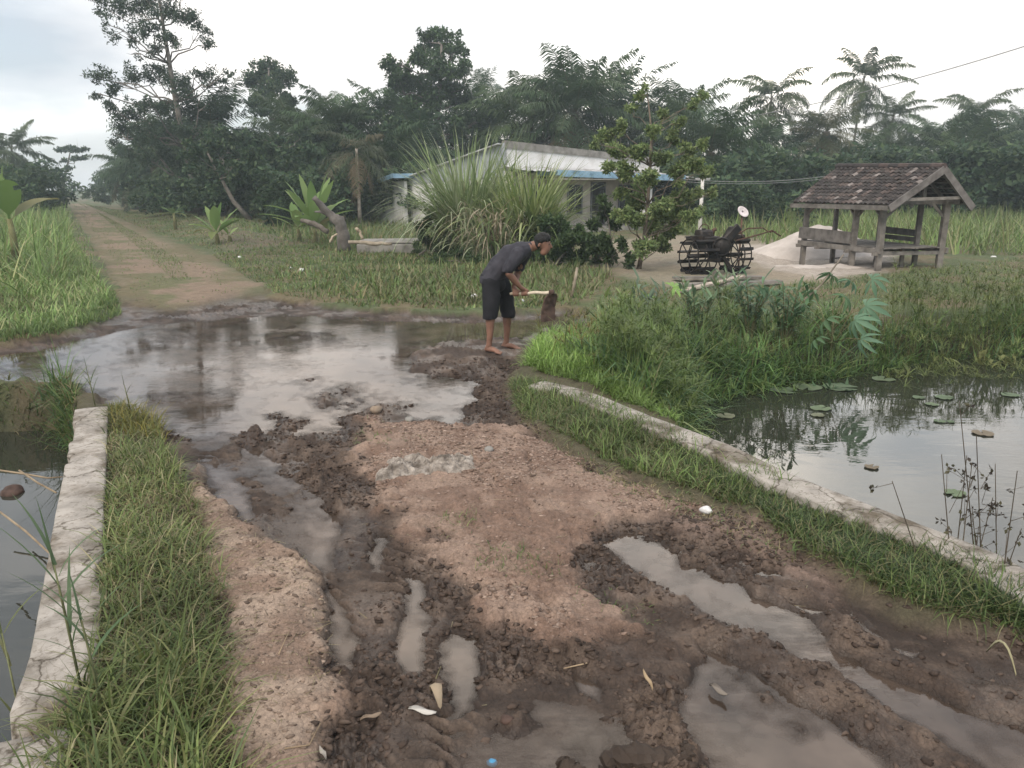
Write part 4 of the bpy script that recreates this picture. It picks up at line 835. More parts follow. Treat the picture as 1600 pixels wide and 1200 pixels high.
def opening(kind, x, z, w, h, frame, panes=1):
    o = HB(kind, [((x, .935, z), (w, .05, h))], M['dark_gap']); 
    b = MB(); t = .07
    for c, s in (((x-w/2, .91, z), (t, .07, h+t)), ((x+w/2, .91, z), (t, .07, h+t)), ((x, .908, z+h/2), (w-t, .07, t)), ((x, .908, z-h/2), (w-t, .07, t))): b.box(c, s)
    for q in range(1, panes): b.box((x-w/2+w*q/panes, .905, z), (.05, .06, h-t))
    b.build('frame', frame, o); return o
FRM = mat('grey frame', (.12,.12,.14), (.18,.18,.2), .6, 4, .1)
opening('window', 2.7, 1.45, .9, 1.25, FRM, 2); opening('window', 4.6, 1.45, .85, 1.3, FRM, 2); opening('door', 6.05, 1.25, .85, 1.95, FRM); opening('window', 7.9, 1.45, .95, 1.3, FRM, 2)
for x in (2.7, 4.6, 6.05, 7.9): HB('vent', [((x, .93, 2.42), (.6, .04, .16))], M['dark_gap'])
# rear wing with the blue edged lean-to roof
HB('rear_wing_wall', [((-.35, 10.1, 1.16), (.16, 3.1, 2.33)), ((2, 11.6, 1.1), (4.6, .16, 2.2))], M['white_wall'])
lr = MB(); lr.add([(-1.15, 8.3, 2.62), (4, 8.3, 2.75), (4, 12.4, 2.15), (-1.15, 12.4, 2.02), (-1.15, 8.3, 2.68), (4, 8.3, 2.81), (4, 12.4, 2.21), (-1.15, 12.4, 2.08)], [(0,1,2,3),(7,6,5,4),(0,4,5,1),(1,5,6,2),(2,6,7,3),(3,7,4,0)]); lr.build('rear_roof', M['zinc'], house)
fb = MB(); fb.beam((-1.18, 8.25, 2.60), (-1.18, 12.45, 2.0), .05, .22); fb.build('fascia_board', M['blue'], house)
fb = MB(); fb.beam((-1.15, 8.26, 2.58), (.6, 8.26, 2.62), .05, .22); fb.build('fascia_board', M['blue'], house)
o = HB('window', [((-.445, 10.1, 1.45), (.04, .42, .95))], M['dark_gap']); HB('frame', [((-.46, 9.88, 1.45), (.06, .05, 1.0)), ((-.46, 10.32, 1.45), (.06, .05, 1.0)), ((-.46, 10.1, 1.45), (.055, .4, .04))], FRM, o)
# ---------------------------------------------------------------- pavilion
pu = np.array([-.24, .97]); pw = np.array([.97, .24]); PC = np.array([8.7, 18.4])
def pp(a, b, z): q = PC+pu*a+pw*b; return (q[0], q[1], z)
pav = empty('pavilion', (*(PC+pu*1.5+pw*.85), 0.), 'old open timber pavilion with a sagging clay tiled roof and a sitting platform', 'pavilion')
O_ = Vector((*(PC+pu*1.5+pw*.85), 0.))
def W(a, b, z): return Vector(pp(a, b, z))-O_
def gz(a, b): q = pp(a, b, 0); return zat(q[0], q[1])
GW = 1.72; LL = 3.0
for a, b, t, zt in [(0,0,.125,1.62),(.95,-.02,.12,1.62),(3.0,0,.12,1.60),(0,GW,.13,1.66),(.8,GW,.105,1.62),(2.2,GW,.105,1.62),(3.0,GW*.55,.10,1.7)]:
    MB().beam(W(a, b, gz(a, b)-.25), W(a+random.uniform(-.02,.02), b+random.uniform(-.02,.02), zt), t, t, (1,0,0), jit=.008).build('post', M['wood'], pav)
for a, b in [(.35, GW*.55), (.45, GW*.82)]: MB().beam(W(a, b, gz(a, b)-.1), W(a, b, .5), .08, .08, (1,0,0), jit=.006).build('platform_leg', M['wood'], pav)
pb = MB()
for b in (-.07, GW+.07): pb.beam(W(-.15, b, .47), W(3.15, b, .47), .05, .12, jit=.008)
for a in (-.02, 1.0, 2.2, 3.03): pb.beam(W(a, -.2, .405), W(a, GW+.15, .405), .07, .09, jit=.006)
pb.build('platform_frame', M['wood'], pav)
pl = MB()
for i in range(14):
    b = .02+i*GW/14+.05; pl.beam(W(-.12+random.uniform(-.05,.05), b, .535), W(3.1+random.uniform(-.05,.05), b, .535), GW/14-.012, .022, col=[(.8+.5*random.random())]*3, jit=.004)
pl.build('platform_boards', M['wood'], pav)
for (a0, a1, b, z0, z1) in [(1.0,3.12,-.075,.57,.86),(.85,2.35,GW+.07,.60,.70),(.85,2.35,GW+.07,.74,.90)]:
    MB().beam(W(a0, b, (z0+z1)/2), W(a1, b, (z0+z1)/2+.03), .03, z1-z0, jit=.012, col=(.8,.8,.82)).build('backrest', M['wood'], pav)
# roof: two slopes, ridge nearer the right hand eave
EL_, ER, RB, RZ, RZ2, EZ = -.30, GW+.26, 1.05, 2.36, 2.46, 1.52
A0, A1 = -.50, 3.30
fm = MB()
for b in (0, GW): fm.beam(W(-.35, b, 1.62), W(3.3, b, 1.62), .08, .12, jit=.006)
for a in (0, 3.0): fm.beam(W(a, -.25, 1.60), W(a, GW+.25, 1.60), .07, .10, jit=.006)
fm.beam(W(A0+.1, RB, RZ-.09), W(A1-.1, RB, RZ2-.09), .07, .12, jit=.004)
for a in (0, 3.0): fm.beam(W(a, RB, 1.62), W(a, RB, RZ-.1), .08, .08, (1,0,0))
fm.build('roof_frame', M['wood'], pav)
for a, b, da, db in [(0,0,0,.45),(0,0,.45,0),(0,GW,0,-.42),(.95,0,.4,0),(.95,0,-.4,0),(0,GW,.4,0),(3,0,-.45,0),(3,0,0,.4)]:
    MB().beam(W(a, b, 1.2), W(a+da, b+db, 1.58), .055, .06, (1,0,0) if da == 0 else (0,1,.3), jit=.004).build('brace', M['wood'], pav)
rm_ = MB()
for a in np.linspace(A0+.06, A1-.06, 7):
    z = RZ+(RZ2-RZ)*(a-A0)/(A1-A0)
    rm_.beam(W(a, RB, z-.06), W(a, EL_, EZ-.05), .05, .07, jit=.003); rm_.beam(W(a, RB, z-.06), W(a, ER, EZ-.05), .05, .07, jit=.003)
for k in range(7):
    t = (k+.5)/7
    rm_.beam(W(A0, RB+(EL_-RB)*t, RZ+(EZ-RZ)*t-.03), W(A1, RB+(EL_-RB)*t, RZ2+(EZ-RZ2)*t-.03), .04, .025); rm_.beam(W(A0, RB+(ER-RB)*t, RZ+(EZ-RZ)*t-.03), W(A1, RB+(ER-RB)*t, RZ2+(EZ-RZ2)*t-.03), .04, .025)
rm_.build('rafters', M['wood'], pav)
for e in (EL_, ER):                                   # verge boards at the near gable
    MB().beam(W(A0-.03, RB, RZ-.03), W(A0-.03, e, EZ-.06), .03, .16, jit=.004, col=(.9,.9,.95)).build('verge_board', M['wood'], pav)
MB().beam(W(A0+.02, EL_+.3, 1.66), W(A0+.02, ER-.25, 1.70), .035, .07, jit=.004, col=(1.2,1.2,1.2)).build('gable_tie', M['wood'], pav)
MB().beam(W(A0, EL_-.01, EZ-.04), W(A1, EL_-.01, EZ-.06), .03, .10, jit=.006, col=(.9,.9,.9)).build('eave_board', M['wood'], pav)
def slope(e, name):
    b = MB(); nr, ncol = 11, 22
    for i in range(nr):
        for j in range(ncol):
            a = A0+(A1-A0)*(j+.5)/ncol; rz = RZ+(RZ2-RZ)*(j+.5)/ncol; t0 = i/nr; t1 = (i+1.12)/nr
            g = random.random(); c = (.058,.049,.045)
            if g < .07: c = (.22,.19,.175)
            elif g < .35: c = (.10,.076,.067)
            elif g < .6: c = (.045,.037,.035)
            h = random.uniform(-.008, .010); w = (A1-A0)/ncol*.5; da = random.uniform(-.012, .012)
            v = []
            for t, lift in ((t0, .0), (t1, .028)):
                for q, up in ((-1, .0), (-.45, .03), (.1, .035), (.6, .012), (1, .004)):
                    for th in (0, .014):
                        v.append(W(a+da+q*w*1.04, RB+(e-RB)*min(t, 1.03), rz+(EZ-rz)*min(t, 1.03)+up+lift+h+th))
            f = []
            for q in range(4):
                f += [(q*2+1, q*2+3, 10+q*2+3, 10+q*2+1), (q*2, 10+q*2, 10+q*2+2, q*2+2), (10+q*2, 10+q*2+1, 10+q*2+3, 10+q*2+2), (q*2, q*2+2, q*2+3, q*2+1)]
            f += [(0, 1, 11, 10), (8, 18, 19, 9)]
            m_ = .75+.5*random.random(); b.add(v, f, tuple(k*m_ for k in c))
    return b.build(name, M['tile'], pav)
rs1 = slope(EL_, 'roof_slope'); slope(ER, 'roof_slope')
rc = MB()
for i in range(11):
    a = A0+(A1-A0)*(i+.5)/11; rz = RZ+(RZ2-RZ)*(i+.5)/11; l = (A1-A0)/22*1.1
    c = random.choice([(.06,.045,.04),(.09,.065,.058),(.045,.037,.035)])
    rc.tube([W(a-l, RB, rz+.03), W(a+l, RB, rz+.035)], [.075, .085], 8, col=c)
rc.build('ridge_tiles', M['tile'], pav)
# sand heap behind the pavilion
def heap(name, c, rx, ry, h, m, label, cat, seed, rz=0, n=44):
    u = np.linspace(-1, 1, n); X, Y = np.meshgrid(u, u); X = X.ravel(); Y = Y.ravel(); r = np.sqrt(X*X+Y*Y)
    wx = c[0]+X*rx*math.cos(rz)-Y*ry*math.sin(rz); wy = c[1]+X*rx*math.sin(rz)+Y*ry*math.cos(rz); g = height(wx, wy)
    rw = r+(fbm(X*2+3, Y*2, seed, 3)-.5)*.25; z = h*np.clip(1-rw, 0, 1)**.9*(1+.15*(fbm(X*4, Y*4, seed+1, 3)-.5))
    z = np.where(rw > 1, -.06, z+.004); V = np.stack([wx, wy, g+z], 1)
    i, j = np.meshgrid(np.arange(n-1), np.arange(n-1), indexing='ij'); Q = np.stack([i*n+j, i*n+j+1, (i+1)*n+j+1, (i+1)*n+j], -1).reshape(-1, 4)
    return tag(npobj(name, V, Q, m, None, None, True), label, cat)
heap('sand_heap', ZH(1282, 385, 23.6)[:2], 2.1, 1.5, .80, M['sand'], 'pale sand heap behind the left end of the pavilion', 'sand pile', 5)
heap('sand_spread', G(1290, 425, -.15), 1.5, .8, .08, M['sand'], 'flat spread of pale sand under and in front of the left pavilion post', 'sand', 6, .2)
# ---------------------------------------------------------------- walking tractor (two cage wheels)
TD = 17.6; TC = ZH(1112, 400, TD); tz = zat(TC[0], TD)
tr_ = empty('walking_tractor', (TC[0], TD, tz), 'dark greasy walking tractor with iron cage wheels, parked on boards beside the small tree', 'tractor')
def tp(px, py, dy=0):
    q = ZH(px, py, TD+dy); return Vector((q[0]-TC[0], dy, q[2]-tz))
wa = Vector((.93, .36, 0)).normalized()               # wheel axle, turned slightly
def cage(c, width, r, n, parent):
    fw = Vector((-wa.y, wa.x, 0)); e = empty  # rim rings + lugs + spokes
    wm = bpy.data.objects.new('cage_wheel', None); wm.empty_display_size = .1; link(wm, parent)
    for s in (-.5, 0, .5):
        MB().ring(c+wa*width*s, wa, r*.90, .014, 26, 6).build('rim', M['iron'], wm, True)
    lg = MB()
    for i in range(n):
        t = 2*math.pi*i/n+.2; d = fw*math.cos(t)+Vector((0,0,1))*math.sin(t); tg = -fw*math.sin(t)+Vector((0,0,1))*math.cos(t)
        p = c+d*r*.95; m = Matrix((wa, d, tg)).transposed(); lg.box(p, (width*1.05, .10, .012), m, col=(2.2,2,1.9) if i % 3 == 0 else (1,1,1))
        lg.box(p+d*.05-tg*.025, (width*1.05, .012, .055), m)
    lg.build('lugs', M['iron'], wm)
    for s in (-.5, 0.5):
        for i in range(5):
            t = 2*math.pi*i/5+s; d = fw*math.cos(t)+Vector((0,0,1))*math.sin(t); MB().tube([c+wa*width*s, c+wa*width*s+d*r*.9], .014, 6).build('spoke', M['iron'], wm, True)
    MB().tube([c-wa*width*.55, c+wa*width*.55], .05, 10).build('hub', M['iron'], wm, True)
wz = .42; ax0 = Vector((0, 0, wz))
cage(ax0-wa*.36+Vector((0,0,0)), .50, .42, 12, tr_); cage(ax0+wa*.62, .36, .42, 12, tr_)
MB().tube([ax0-wa*.6, ax0+wa*.85], .03, 10).build('axle', M['iron'], tr_, True)
fwd = Vector((-wa.y, wa.x, 0))
eng = MB(); eng.box(ax0+Vector((-.12,.05,.28)), (.42,.5,.3), Matrix.Rotation(R(20), 3, 'Z')); eng.box(ax0+Vector((.02,-.02,.22)), (.2,.3,.34), Matrix.Rotation(R(20), 3, 'Z')); eng.build('engine_block', M['iron'], tr_, bevel=.03)
ft = MB(); ft.box(ax0+Vector((-.2,.05,.49)), (.34,.3,.16), Matrix.Rotation(R(20), 3, 'Z'), col=(2,2,2)); ft.build('fuel_tank', M['iron'], tr_, bevel=.04)
MB().tube([ax0+Vector((-.2,.05,.57)), ax0+Vector((-.2,.05,.60))], [.05,.05], 10).build('tank_cap', M['iron'], tr_, True)
MB().tube([ax0+Vector((.02,.1,.42)), ax0+Vector((.03,.1,.56)), ax0+Vector((.09,.1,.58))], [.03,.045,.045], 10).build('muffler', M['rust'], tr_, True)
rd = MB(); rd.tube([tp(1092,358,.1), tp(1098,350,.1), tp(1106,352,.1), tp(1108,360,.1)], .012, 6); rd.build('air_pipe', M['rust'], tr_, True)
fl = MB(); fl.tube([ax0+Vector((.13,-.30,.22)), ax0+Vector((.12,-.36,.22))], [.21,.20], 20); fl.ring(ax0+Vector((.12,-.36,.22)), (0.1,1,0), .19, .02, 20, 6); fl.build('flywheel', M['iron'], tr_, True)
gbx = MB(); gbx.beam(ax0+Vector((.12,-.12,.05)), ax0+Vector((.45,-.1,.62)), .2, .24); gbx.box(ax0+Vector((.12,0,0)), (.3,.34,.3), Matrix.Rotation(R(20), 3, 'Z')); gbx.build('gearbox', M['iron'], tr_, bevel=.05)
bc = MB(); bc.beam(ax0+Vector((.10,-.32,.22)), ax0+Vector((.52,-.22,.66)), .07, .20); bc.build('belt_cover', M['iron'], tr_, bevel=.03)
dg = MB(); dg.beam(ax0+Vector((.2,-.15,0)), tp(1150,437,-.2)+Vector((0,0,.05)), .10, .10); dg.beam(tp(1140,432,-.2), tp(1160,440,-.2), .16, .12); dg.build('drag_foot', M['iron'], tr_, bevel=.02)
MB().beam(tp(1092,430,-.3), tp(1092,448,-.3), .16, .12, (0,1,0)).build('front_skid', M['rust'], tr_, bevel=.02)
hub_ = tp(1158, 364)
for path, nm in [([(1140,372,0),(1158,363,0),(1168,357,0),(1192,356,0),(1200,362,0),(1212,362,0)], 'handlebar'), ([(1150,376,-.3),(1166,372,-.3),(1195,364,-.3),(1206,360,-.3),(1220,369,-.3)], 'handlebar')]:
    MB().tube([tp(*q) for q in path], .016, 8).build(nm, M['rust'], tr_, True)
MB().tube([tp(1200,362,0), tp(1205,363,-.3)], .012, 6).build('handle_crossbar', M['rust'], tr_, True)
MB().tube([hub_, tp(1166,380)], .014, 6).build('clutch_lever', M['rust'], tr_, True)
# boards under it, loose plank, dish
def at(px, py, z=0): q = G(px, py, z); return Vector((q[0], q[1], zat(q[0], q[1])))
for k, (a, b, w, lb) in enumerate([((1052,443),(1190,441),.22,'rear grey board of the pair under the walking tractor'),((1060,452),(1218,449),.24,'front grey board of the pair under the walking tractor')]):
    MBx = MB().beam(at(*a)+Vector((0,0,.06)), at(*b)+Vector((0,0,.06)), w, .05, jit=.008); o = MBx.build('board', M['wood']); tag(o, lb, 'board', 'grey boards under the tractor')
o = MB().beam(at(1058,461)+Vector((0,0,.05)), at(1158,447)+Vector((0,0,.17)), .16, .03, jit=.005, col=(2.3,2.15,2.)).build('plank', M['wood']); tag(o, 'pale loose plank leaning in front of the walking tractor', 'plank')
ds = ZH(1160, 331, 18.6); dz_ = zat(ds[0], 18.6)
o = empty('satellite_dish', (ds[0], 18.6, dz_), 'small round pale dish on a thin post behind the walking tractor', 'satellite dish')
MB().tube([(0,0,-.1), (.0,0,ds[2]-dz_-.1)], [.022,.02], 8, col=(1.5,1.5,1.5)).build('post', M['rust'], o, True)
d_ = MB(); nrm = Vector((.35,-.9,.25)).normalized(); a_x = Vector((.75,.1,-.45)).normalized(); a_y = nrm.cross(a_x).normalized(); a_x = a_y.cross(nrm); v = []; f_ = []
for i in range(5):
    for j in range(20):
        t = 6.2832*j/20; r_ = .03+i*.033; v.append(Vector((0,0,ds[2]-dz_))+(a_x*math.cos(t)*1.0+a_y*math.sin(t)*.7)*r_+nrm*(.5*r_*r_*2))
for i in range(4):
    for j in range(20): f_.append((i*20+j, i*20+(j+1) % 20, (i+1)*20+(j+1) % 20, (i+1)*20+j))
f_.append(tuple(range(20))); d_.add(v, f_, (.75,.68,.68)); q = d_.build('dish', M['paint'], o, True); md = q.modifiers.new('s', 'SOLIDIFY'); md.thickness = .012
# utility pole, wires
pd_ = 27.; pq = ZH(1097, 296, pd_); pz = zat(pq[0], pd_)
o = empty('utility_pole', (pq[0], pd_, pz), 'slim pale service pole between the small tree and the tractor', 'pole'); MB().tube([(0,0,-.2), (0,0,pq[2]-pz+.5)], [.075,.055], 10, col=(.62,.60,.56)).build('shaft', M['paint'], o, True); MB().beam((-.25,0,pq[2]-pz+.35), (.25,0,pq[2]-pz+.35), .05, .06, col=(.4,.4,.4)).build('bracket', M['paint'], o)
def wire(a, b, sag, lb, r=.012):
    pts = []
    for i in range(25): t = i/24; p = a*(1-t)+b*t; pts.append((p[0], p[1], p[2]-sag*4*t*(1-t)))
    o = MB().tube(pts, r, 5).build('overhead_wire', M['cable'], None, True); tag(o, lb, 'wire', 'overhead wires')
wire(ZH(1045,278,27.3), ZH(1300,274,31.), .18, 'upper service wire running from the house towards the pavilion roof', .010)
wire(ZH(1045,282,27.3), ZH(1300,278,31.2), .16, 'lower service wire running from the house towards the pavilion roof', .008)
wire(ZH(1096,193,48.), ZH(1760,20,30.), .5, 'long thin power line rising across the right sky', .020)
# concrete edge and slab left of the tall grass
cs_ = GP([(565,398),(640,398)]); zc = zat(cs_[0][0], cs_[0][1])
o = empty('culvert', (cs_[0][0], cs_[0][1], zc), 'low mossy concrete culvert block with a flat top at the left of the tall grass', 'culvert')
L_ = cs_[1][0]-cs_[0][0]
MB().box((L_/2, .25, .02), (L_+.3, .4, .5)).build('front_wall', M['oldconcrete'], o, bevel=.03); MB().box((L_/2, .8, .32), (L_+.35, 1.4, .08), jit=.02).build('top_slab', M['oldconcrete'], o, bevel=.02)
# ---------------------------------------------------------------- tall cane grass clumps and bushes in front of the house
def cane_clump(px, d, pytop, spread, n, label, seed, cols, dry=.12):
    rng = np.random.default_rng(seed); b = gp(px, d); hgt = ZH(px, pytop, d)[2]-b[2]
    o = empty('cane_grass', tuple(b), label, 'tall grass', 'tall cane grass clumps')
    B = np.column_stack([rng.normal(0, spread*.34, n), rng.normal(0, spread*.28, n), np.full(n, -.03)])
    az = np.arctan2(B[:, 0], B[:, 1])+rng.normal(0, .9, n); L = hgt*(.45+.72*rng.random(n)); ph = np.abs(rng.normal(.10, .11, n)); bd = .4+2.3*rng.random(n)**1.4
    V, Q, k = ribbons(B, az, L, .034+.034*rng.random(n), ph, bd, 8, rng.random(n)*1.6+.8, prof=np.array([.6,.85,1,1,.95,.8,.6,.35,.05]))
    c = pick(n, cols, .22, rng); npobj('leaf_blades', V, Q, M['grass'], o, np.repeat(c, k, 0))
    m = int(n*dry); B = np.column_stack([rng.normal(0, spread*.3, m), rng.normal(-.15, spread*.25, m), .2+rng.random(m)*.9])
    az = rng.random(m)*6.28; V, Q, k = ribbons(B, az, .9+rng.random(m)*1.1, .03+.02*rng.random(m), .2+rng.random(m)*.5, 1.6+rng.random(m)*1.2, 6, rng.random(m)*1.6+.8)
    npobj('dry_blades', V, Q, M['grass'], o, np.repeat(pick(m, [(.34,.28,.19),(.27,.22,.15),(.40,.34,.25)], .2, rng), k, 0))
    st = MB()
    for i in range(26):
        x, y = rng.normal(0, spread*.25, 2); st.tube([(x, y, -.05), (x*1.15, y*1.15, hgt*.35), (x*1.4, y*1.4, hgt*.6)], [.016,.013,.008], 5, col=(.8,.85,.5))
    st.build('stalks', M['bark'], o); return o
CANE = [(.29,.35,.18),(.22,.29,.13),(.38,.42,.27),(.16,.22,.09)]
cane_clump(730, 22.8, 205, .80, 1100, 'tallest clump of arching cane grass, greyish green, in front of the house', 201, CANE, .2)
cane_clump(826, 21.6, 240, .80, 750, 'yellower clump of arching cane grass right of the tallest clump', 202, [(.27,.33,.12),(.22,.28,.09),(.33,.37,.18),(.16,.22,.08)], .14)
cane_clump(768, 20.6, 310, .7, 220, 'short straggly clump of cane grass between the two tall ones', 203, CANE, .5)
def bush(name, px, d, clumps, label, seed, n, size, cols, cat='bush', group=None, dz=.5, hole=.1, stem=(1,1,1), r0=.05, aspect=.5):
    b = gp(px, d); c = clp(clumps, d, np.random.default_rng(seed), dz); zt = np.mean([q[2] for q in c]); xm = np.mean([q[0] for q in c])
    return broadleaf(name, b, [b, b*.6+np.array([xm, d, zt])*.4, np.array([xm, d, zt])], c, label, n, size, cols=cols, cat=cat, group=group, r0=r0, seed=seed, hole=hole, barkcol=stem, crown='foliage', aspect=aspect)
BUSHG = [(.07,.105,.035),(.09,.125,.045),(.055,.085,.03)]
bush('bush', 650, 22.2, [(655,362,14),(668,352,14),(660,385,18),(676,380,20),(690,395,20),(648,395,12),(700,412,22),(668,412,18)], 'dark fine leaved bush at the left foot of the tall grass', 211, 6500, .10, [(.07,.11,.05),(.085,.125,.055)], group='bushes before the house', aspect=.3)
bush('bush', 870, 19.6, [(850,348,14),(876,356,18),(903,366,16),(860,370,24),(890,380,26),(920,378,20),(935,395,18),(870,402,22),(905,408,22),(845,395,18),(940,415,14)], 'dense dark green bush directly behind the stooping man', 212, 8500, .11, [(.065,.11,.04),(.085,.13,.048),(.052,.09,.036)], group='bushes before the house')
bush('bush', 800, 20.8, [(800,355,18),(825,345,16),(790,382,18),(820,378,20),(845,362,16)], 'lighter green bush in front of the yellower cane grass', 213, 3800, .11, [(.10,.145,.05),(.08,.12,.04)], group='bushes before the house')
bush('bush', 690, 20.0, [(690,405,16),(715,400,18),(740,408,16),(720,420,16)], 'low dark weeds at the front foot of the tallest cane grass', 214, 2600, .10, [(.07,.11,.05),(.085,.125,.055)], group='bushes before the house', aspect=.3)
# small light green tree in front of the house
D = 18.6; b = gp(1003, D); SMALL = [(948,215,17),(975,205,16),(965,240,18),(1000,232,18),(1020,210,14),(1035,240,18),(985,265,20),(1015,275,22),(950,262,12),(1050,215,12),(1062,190,10),(1085,160,9),(1100,148,8),(1040,178,10),(1000,150,9),(985,170,9),(1010,120+15,6),(1075,235,14),(1095,225,12),(1085,258,16),(1060,270,20),(1105,270,12),
 (1000,310,24),(1030,320,24),(1060,312,22),(1085,300,18),(985,340,20),(1015,352,24),(1050,350,22),(1075,338,18),(1035,380,20),(1005,388,18),(970,300,12),(965,335,10),(1090,325,12),(930,225,8),(1112,300,8)]
broadleaf('small_tree', b, [b, ZH(1006,380,D), ZH(1012,320,D), ZH(1016,260,D), ZH(1018,205,D), ZH(1012,150,D)], clp(SMALL, D, dz=.8), 'small light green tree with open leafy branches between the house and the tractor', 25000, .095, r0=.06, seed=221, hole=.16, aspect=.45, shell=.9, cols=[(.21,.27,.11),(.165,.23,.09),(.26,.31,.13),(.125,.18,.07)], barkcol=(1.2,1.1,1))
b = gp(955, 18.9); broadleaf('shrub', b, [b, ZH(955,380,18.9), ZH(950,340,18.9)], clp([(945,330,12),(930,350,12),(960,352,12),(948,375,14),(972,380,12),(930,392,12),(955,400,14),(985,405,12),(940,312,8)], 18.9, dz=.4), 'leggy dark shrub just left of the small light green tree', 2600, .12, cols=[(.05,.08,.032),(.065,.10,.04)], cat='shrub', r0=.05, seed=222, hole=.1)
for (pts, lb) in [([(1040,175),(1046,150),(1052,135)], ''), ]: pass
tw = MB(); q0 = ZH(1030, 215, D)
tb = empty('bare_twigs', tuple(ZH(1030, 215, D+.2)), 'bare thin twigs standing out of the top of the small tree', 'twigs') if False else None
# ---- bananas: every leaf its own part
def banana_leaf(L, W, el, droop, rng, torn=True):
    k = 9; t = np.linspace(0, 1, k); P = np.zeros((k, 2))
    for i in range(1, k): e = el-droop*t[i]**1.4; P[i] = P[i-1]+np.array([math.cos(e), math.sin(e)])*L/(k-1)
    w = W*np.array([.08,.10,.65,.95,1,.98,.85,.55,.05])/2
    V = []; Q = []
    for i in range(k):
        f_ = .25*w[i]; V += [(P[i,0], -w[i], P[i,1]+f_), (P[i,0], -w[i]*.5, P[i,1]+f_*.55), (P[i,0], 0, P[i,1]), (P[i,0], w[i]*.5, P[i,1]+f_*.55), (P[i,0], w[i], P[i,1]+f_)]
    for i in range(k-1):
        for j in range(4):
            if torn and i > 1 and j in (0, 3) and rng.random() < .05: continue
            Q.append((i*5+j, i*5+j+1, i*5+5+j+1, i*5+5+j))
    return np.array(V), np.array(Q)
def banana(px, d, pytop, label, seed, nl=9, up=1.0, stemh=.35, wide=.28, cols=((.20,.29,.10),(.16,.25,.085),(.24,.32,.12)), name='banana_plant', off=0, cat='banana plant'):
    rng = np.random.default_rng(seed); b = gp(px, d); H = ZH(px, pytop, d)[2]-b[2]; o = empty(name, tuple(b), label, cat, 'banana plants')
    MB().tube([(0,0,-.05), (.02,0,H*stemh*.6), (0,0,H*stemh)], [.09,.075,.05], 8, col=(1.0,1.1,.6)).build('stem', M['bark'], o, True)
    for i in range(nl):
        el = (1.5-1.15*(i/max(nl-1, 1))**.9)*up+rng.normal(0, .06); L = H*(1-stemh)*(.8+.3*rng.random()); az = i*2.4+rng.normal(0, .3)
        V, Q = banana_leaf(L, wide*(.8+.4*rng.random())*min(1, H/1.8), el, .25+.9*rng.random()*(i/nl), rng)
        c = pick(1, cols if i < nl-2 else [(.16,.19,.07),(.20,.19,.09)], .12, rng)
        l = npobj('leaf', V, Q, M['leaf'], o, np.repeat(c, len(V), 0), True); l.location = (0, 0, H*stemh*.95); l.rotation_euler = (0, 0, az)
    return o
banana(488, 27.5, 268, 'large bright green banana plant with upright leaves behind the fallen trunk', 231, 20, .95, .22, .36)
banana(462, 28.3, 300, 'shorter banana plant at the left side of the large one', 236, 8, .85, .25, .34)
banana(332, 27.0, 312, 'small young banana plant on the grass left of the fallen trunk', 232, 11, .9, .25, .34)
banana(352, 27.6, 330, 'smallest banana shoot right beside the young banana plant', 233, 6, .8, .2, .26)
banana(268, 36.0, 306, 'dull banana plant with flat spread leaves at the dark tree edge', 234, 6, .45, .5, .3, cols=((.10,.15,.06),(.08,.13,.05)))
banana(8, 17.5, 232, 'banana plant with one tall upright leaf at the left border', 235, 5, 1.0, .42, .46)
# ---- fallen trunk and branches
def log(path, rad, label, name='fallen_trunk', cat='log', col=(.85,.86,.9), d=26, group=None, snags=()):
    pts = [ZH(px, py, d+dd) for px, py, dd in path]; b = pts[-1].copy(); b[2] = zat(b[0], b[1]); o = empty(name, tuple(b), label, cat, group)
    m = MB(); P = [Vector(p-b) for p in pts]; k = len(P); fine_ = []; rr_ = []
    for i in range(k-1):
        for s in range(4): t = s/4; fine_.append(P[i].lerp(P[i+1], t)+Vector([random.uniform(-.02,.02) for _ in range(3)])); rr_.append((rad[i]*(1-t)+rad[i+1]*t)*random.uniform(.9,1.1))
    fine_.append(P[-1]); rr_.append(rad[-1]); m.tube(fine_, rr_, 10, col=col); m.build('trunk', M['bark'], o, True)
    for (a, b2, r) in snags: MB().tube([Vector(ZH(a[0], a[1], d)-b), Vector(ZH((a[0]+b2[0])/2, (a[1]+b2[1])/2-2, d+.1)-b), Vector(ZH(b2[0], b2[1], d+.2)-b)], [r, r*.8, r*.4], 6, col=col).build('branch_stub', M['bark'], o, True)
    return o
log([(490,308,-.3),(505,325,-.1),(520,340,0),(530,345,0),(535,362,0),(538,392,0)], [.08,.11,.13,.18,.19,.22], 'broken grey tree trunk bent over a thick upright stump', d=24.0, snags=[((512,335),(492,331),.06),((530,340),(541,343),.05)])
log([(472,344,.4),(490,350,.2),(512,362,0)], [.06,.09,.08], 'fallen grey log lying behind the bent broken trunk', d=24.6, col=(.9,.88,.86))
log([(515,378,0),(520,370,0),(527,366,0)], [.035,.035,.03], 'curved pale branch at the left foot of the stump', name='dead_branch', cat='branch', d=23.4, col=(2.4,2.2,1.9))
log([(557,358,0),(563,362,0),(566,374,0)], [.05,.04,.045], 'hooked pale branch standing right of the stump', name='dead_branch', cat='branch', d=23.2, col=(2.4,2.2,1.9))
log([(545,378,0),(580,380,.1),(612,381,0)], [.05,.06,.04], 'long pale stick lying on the culvert slab', name='dead_branch', cat='branch', d=22.6, col=(2.1,2.0,1.8))
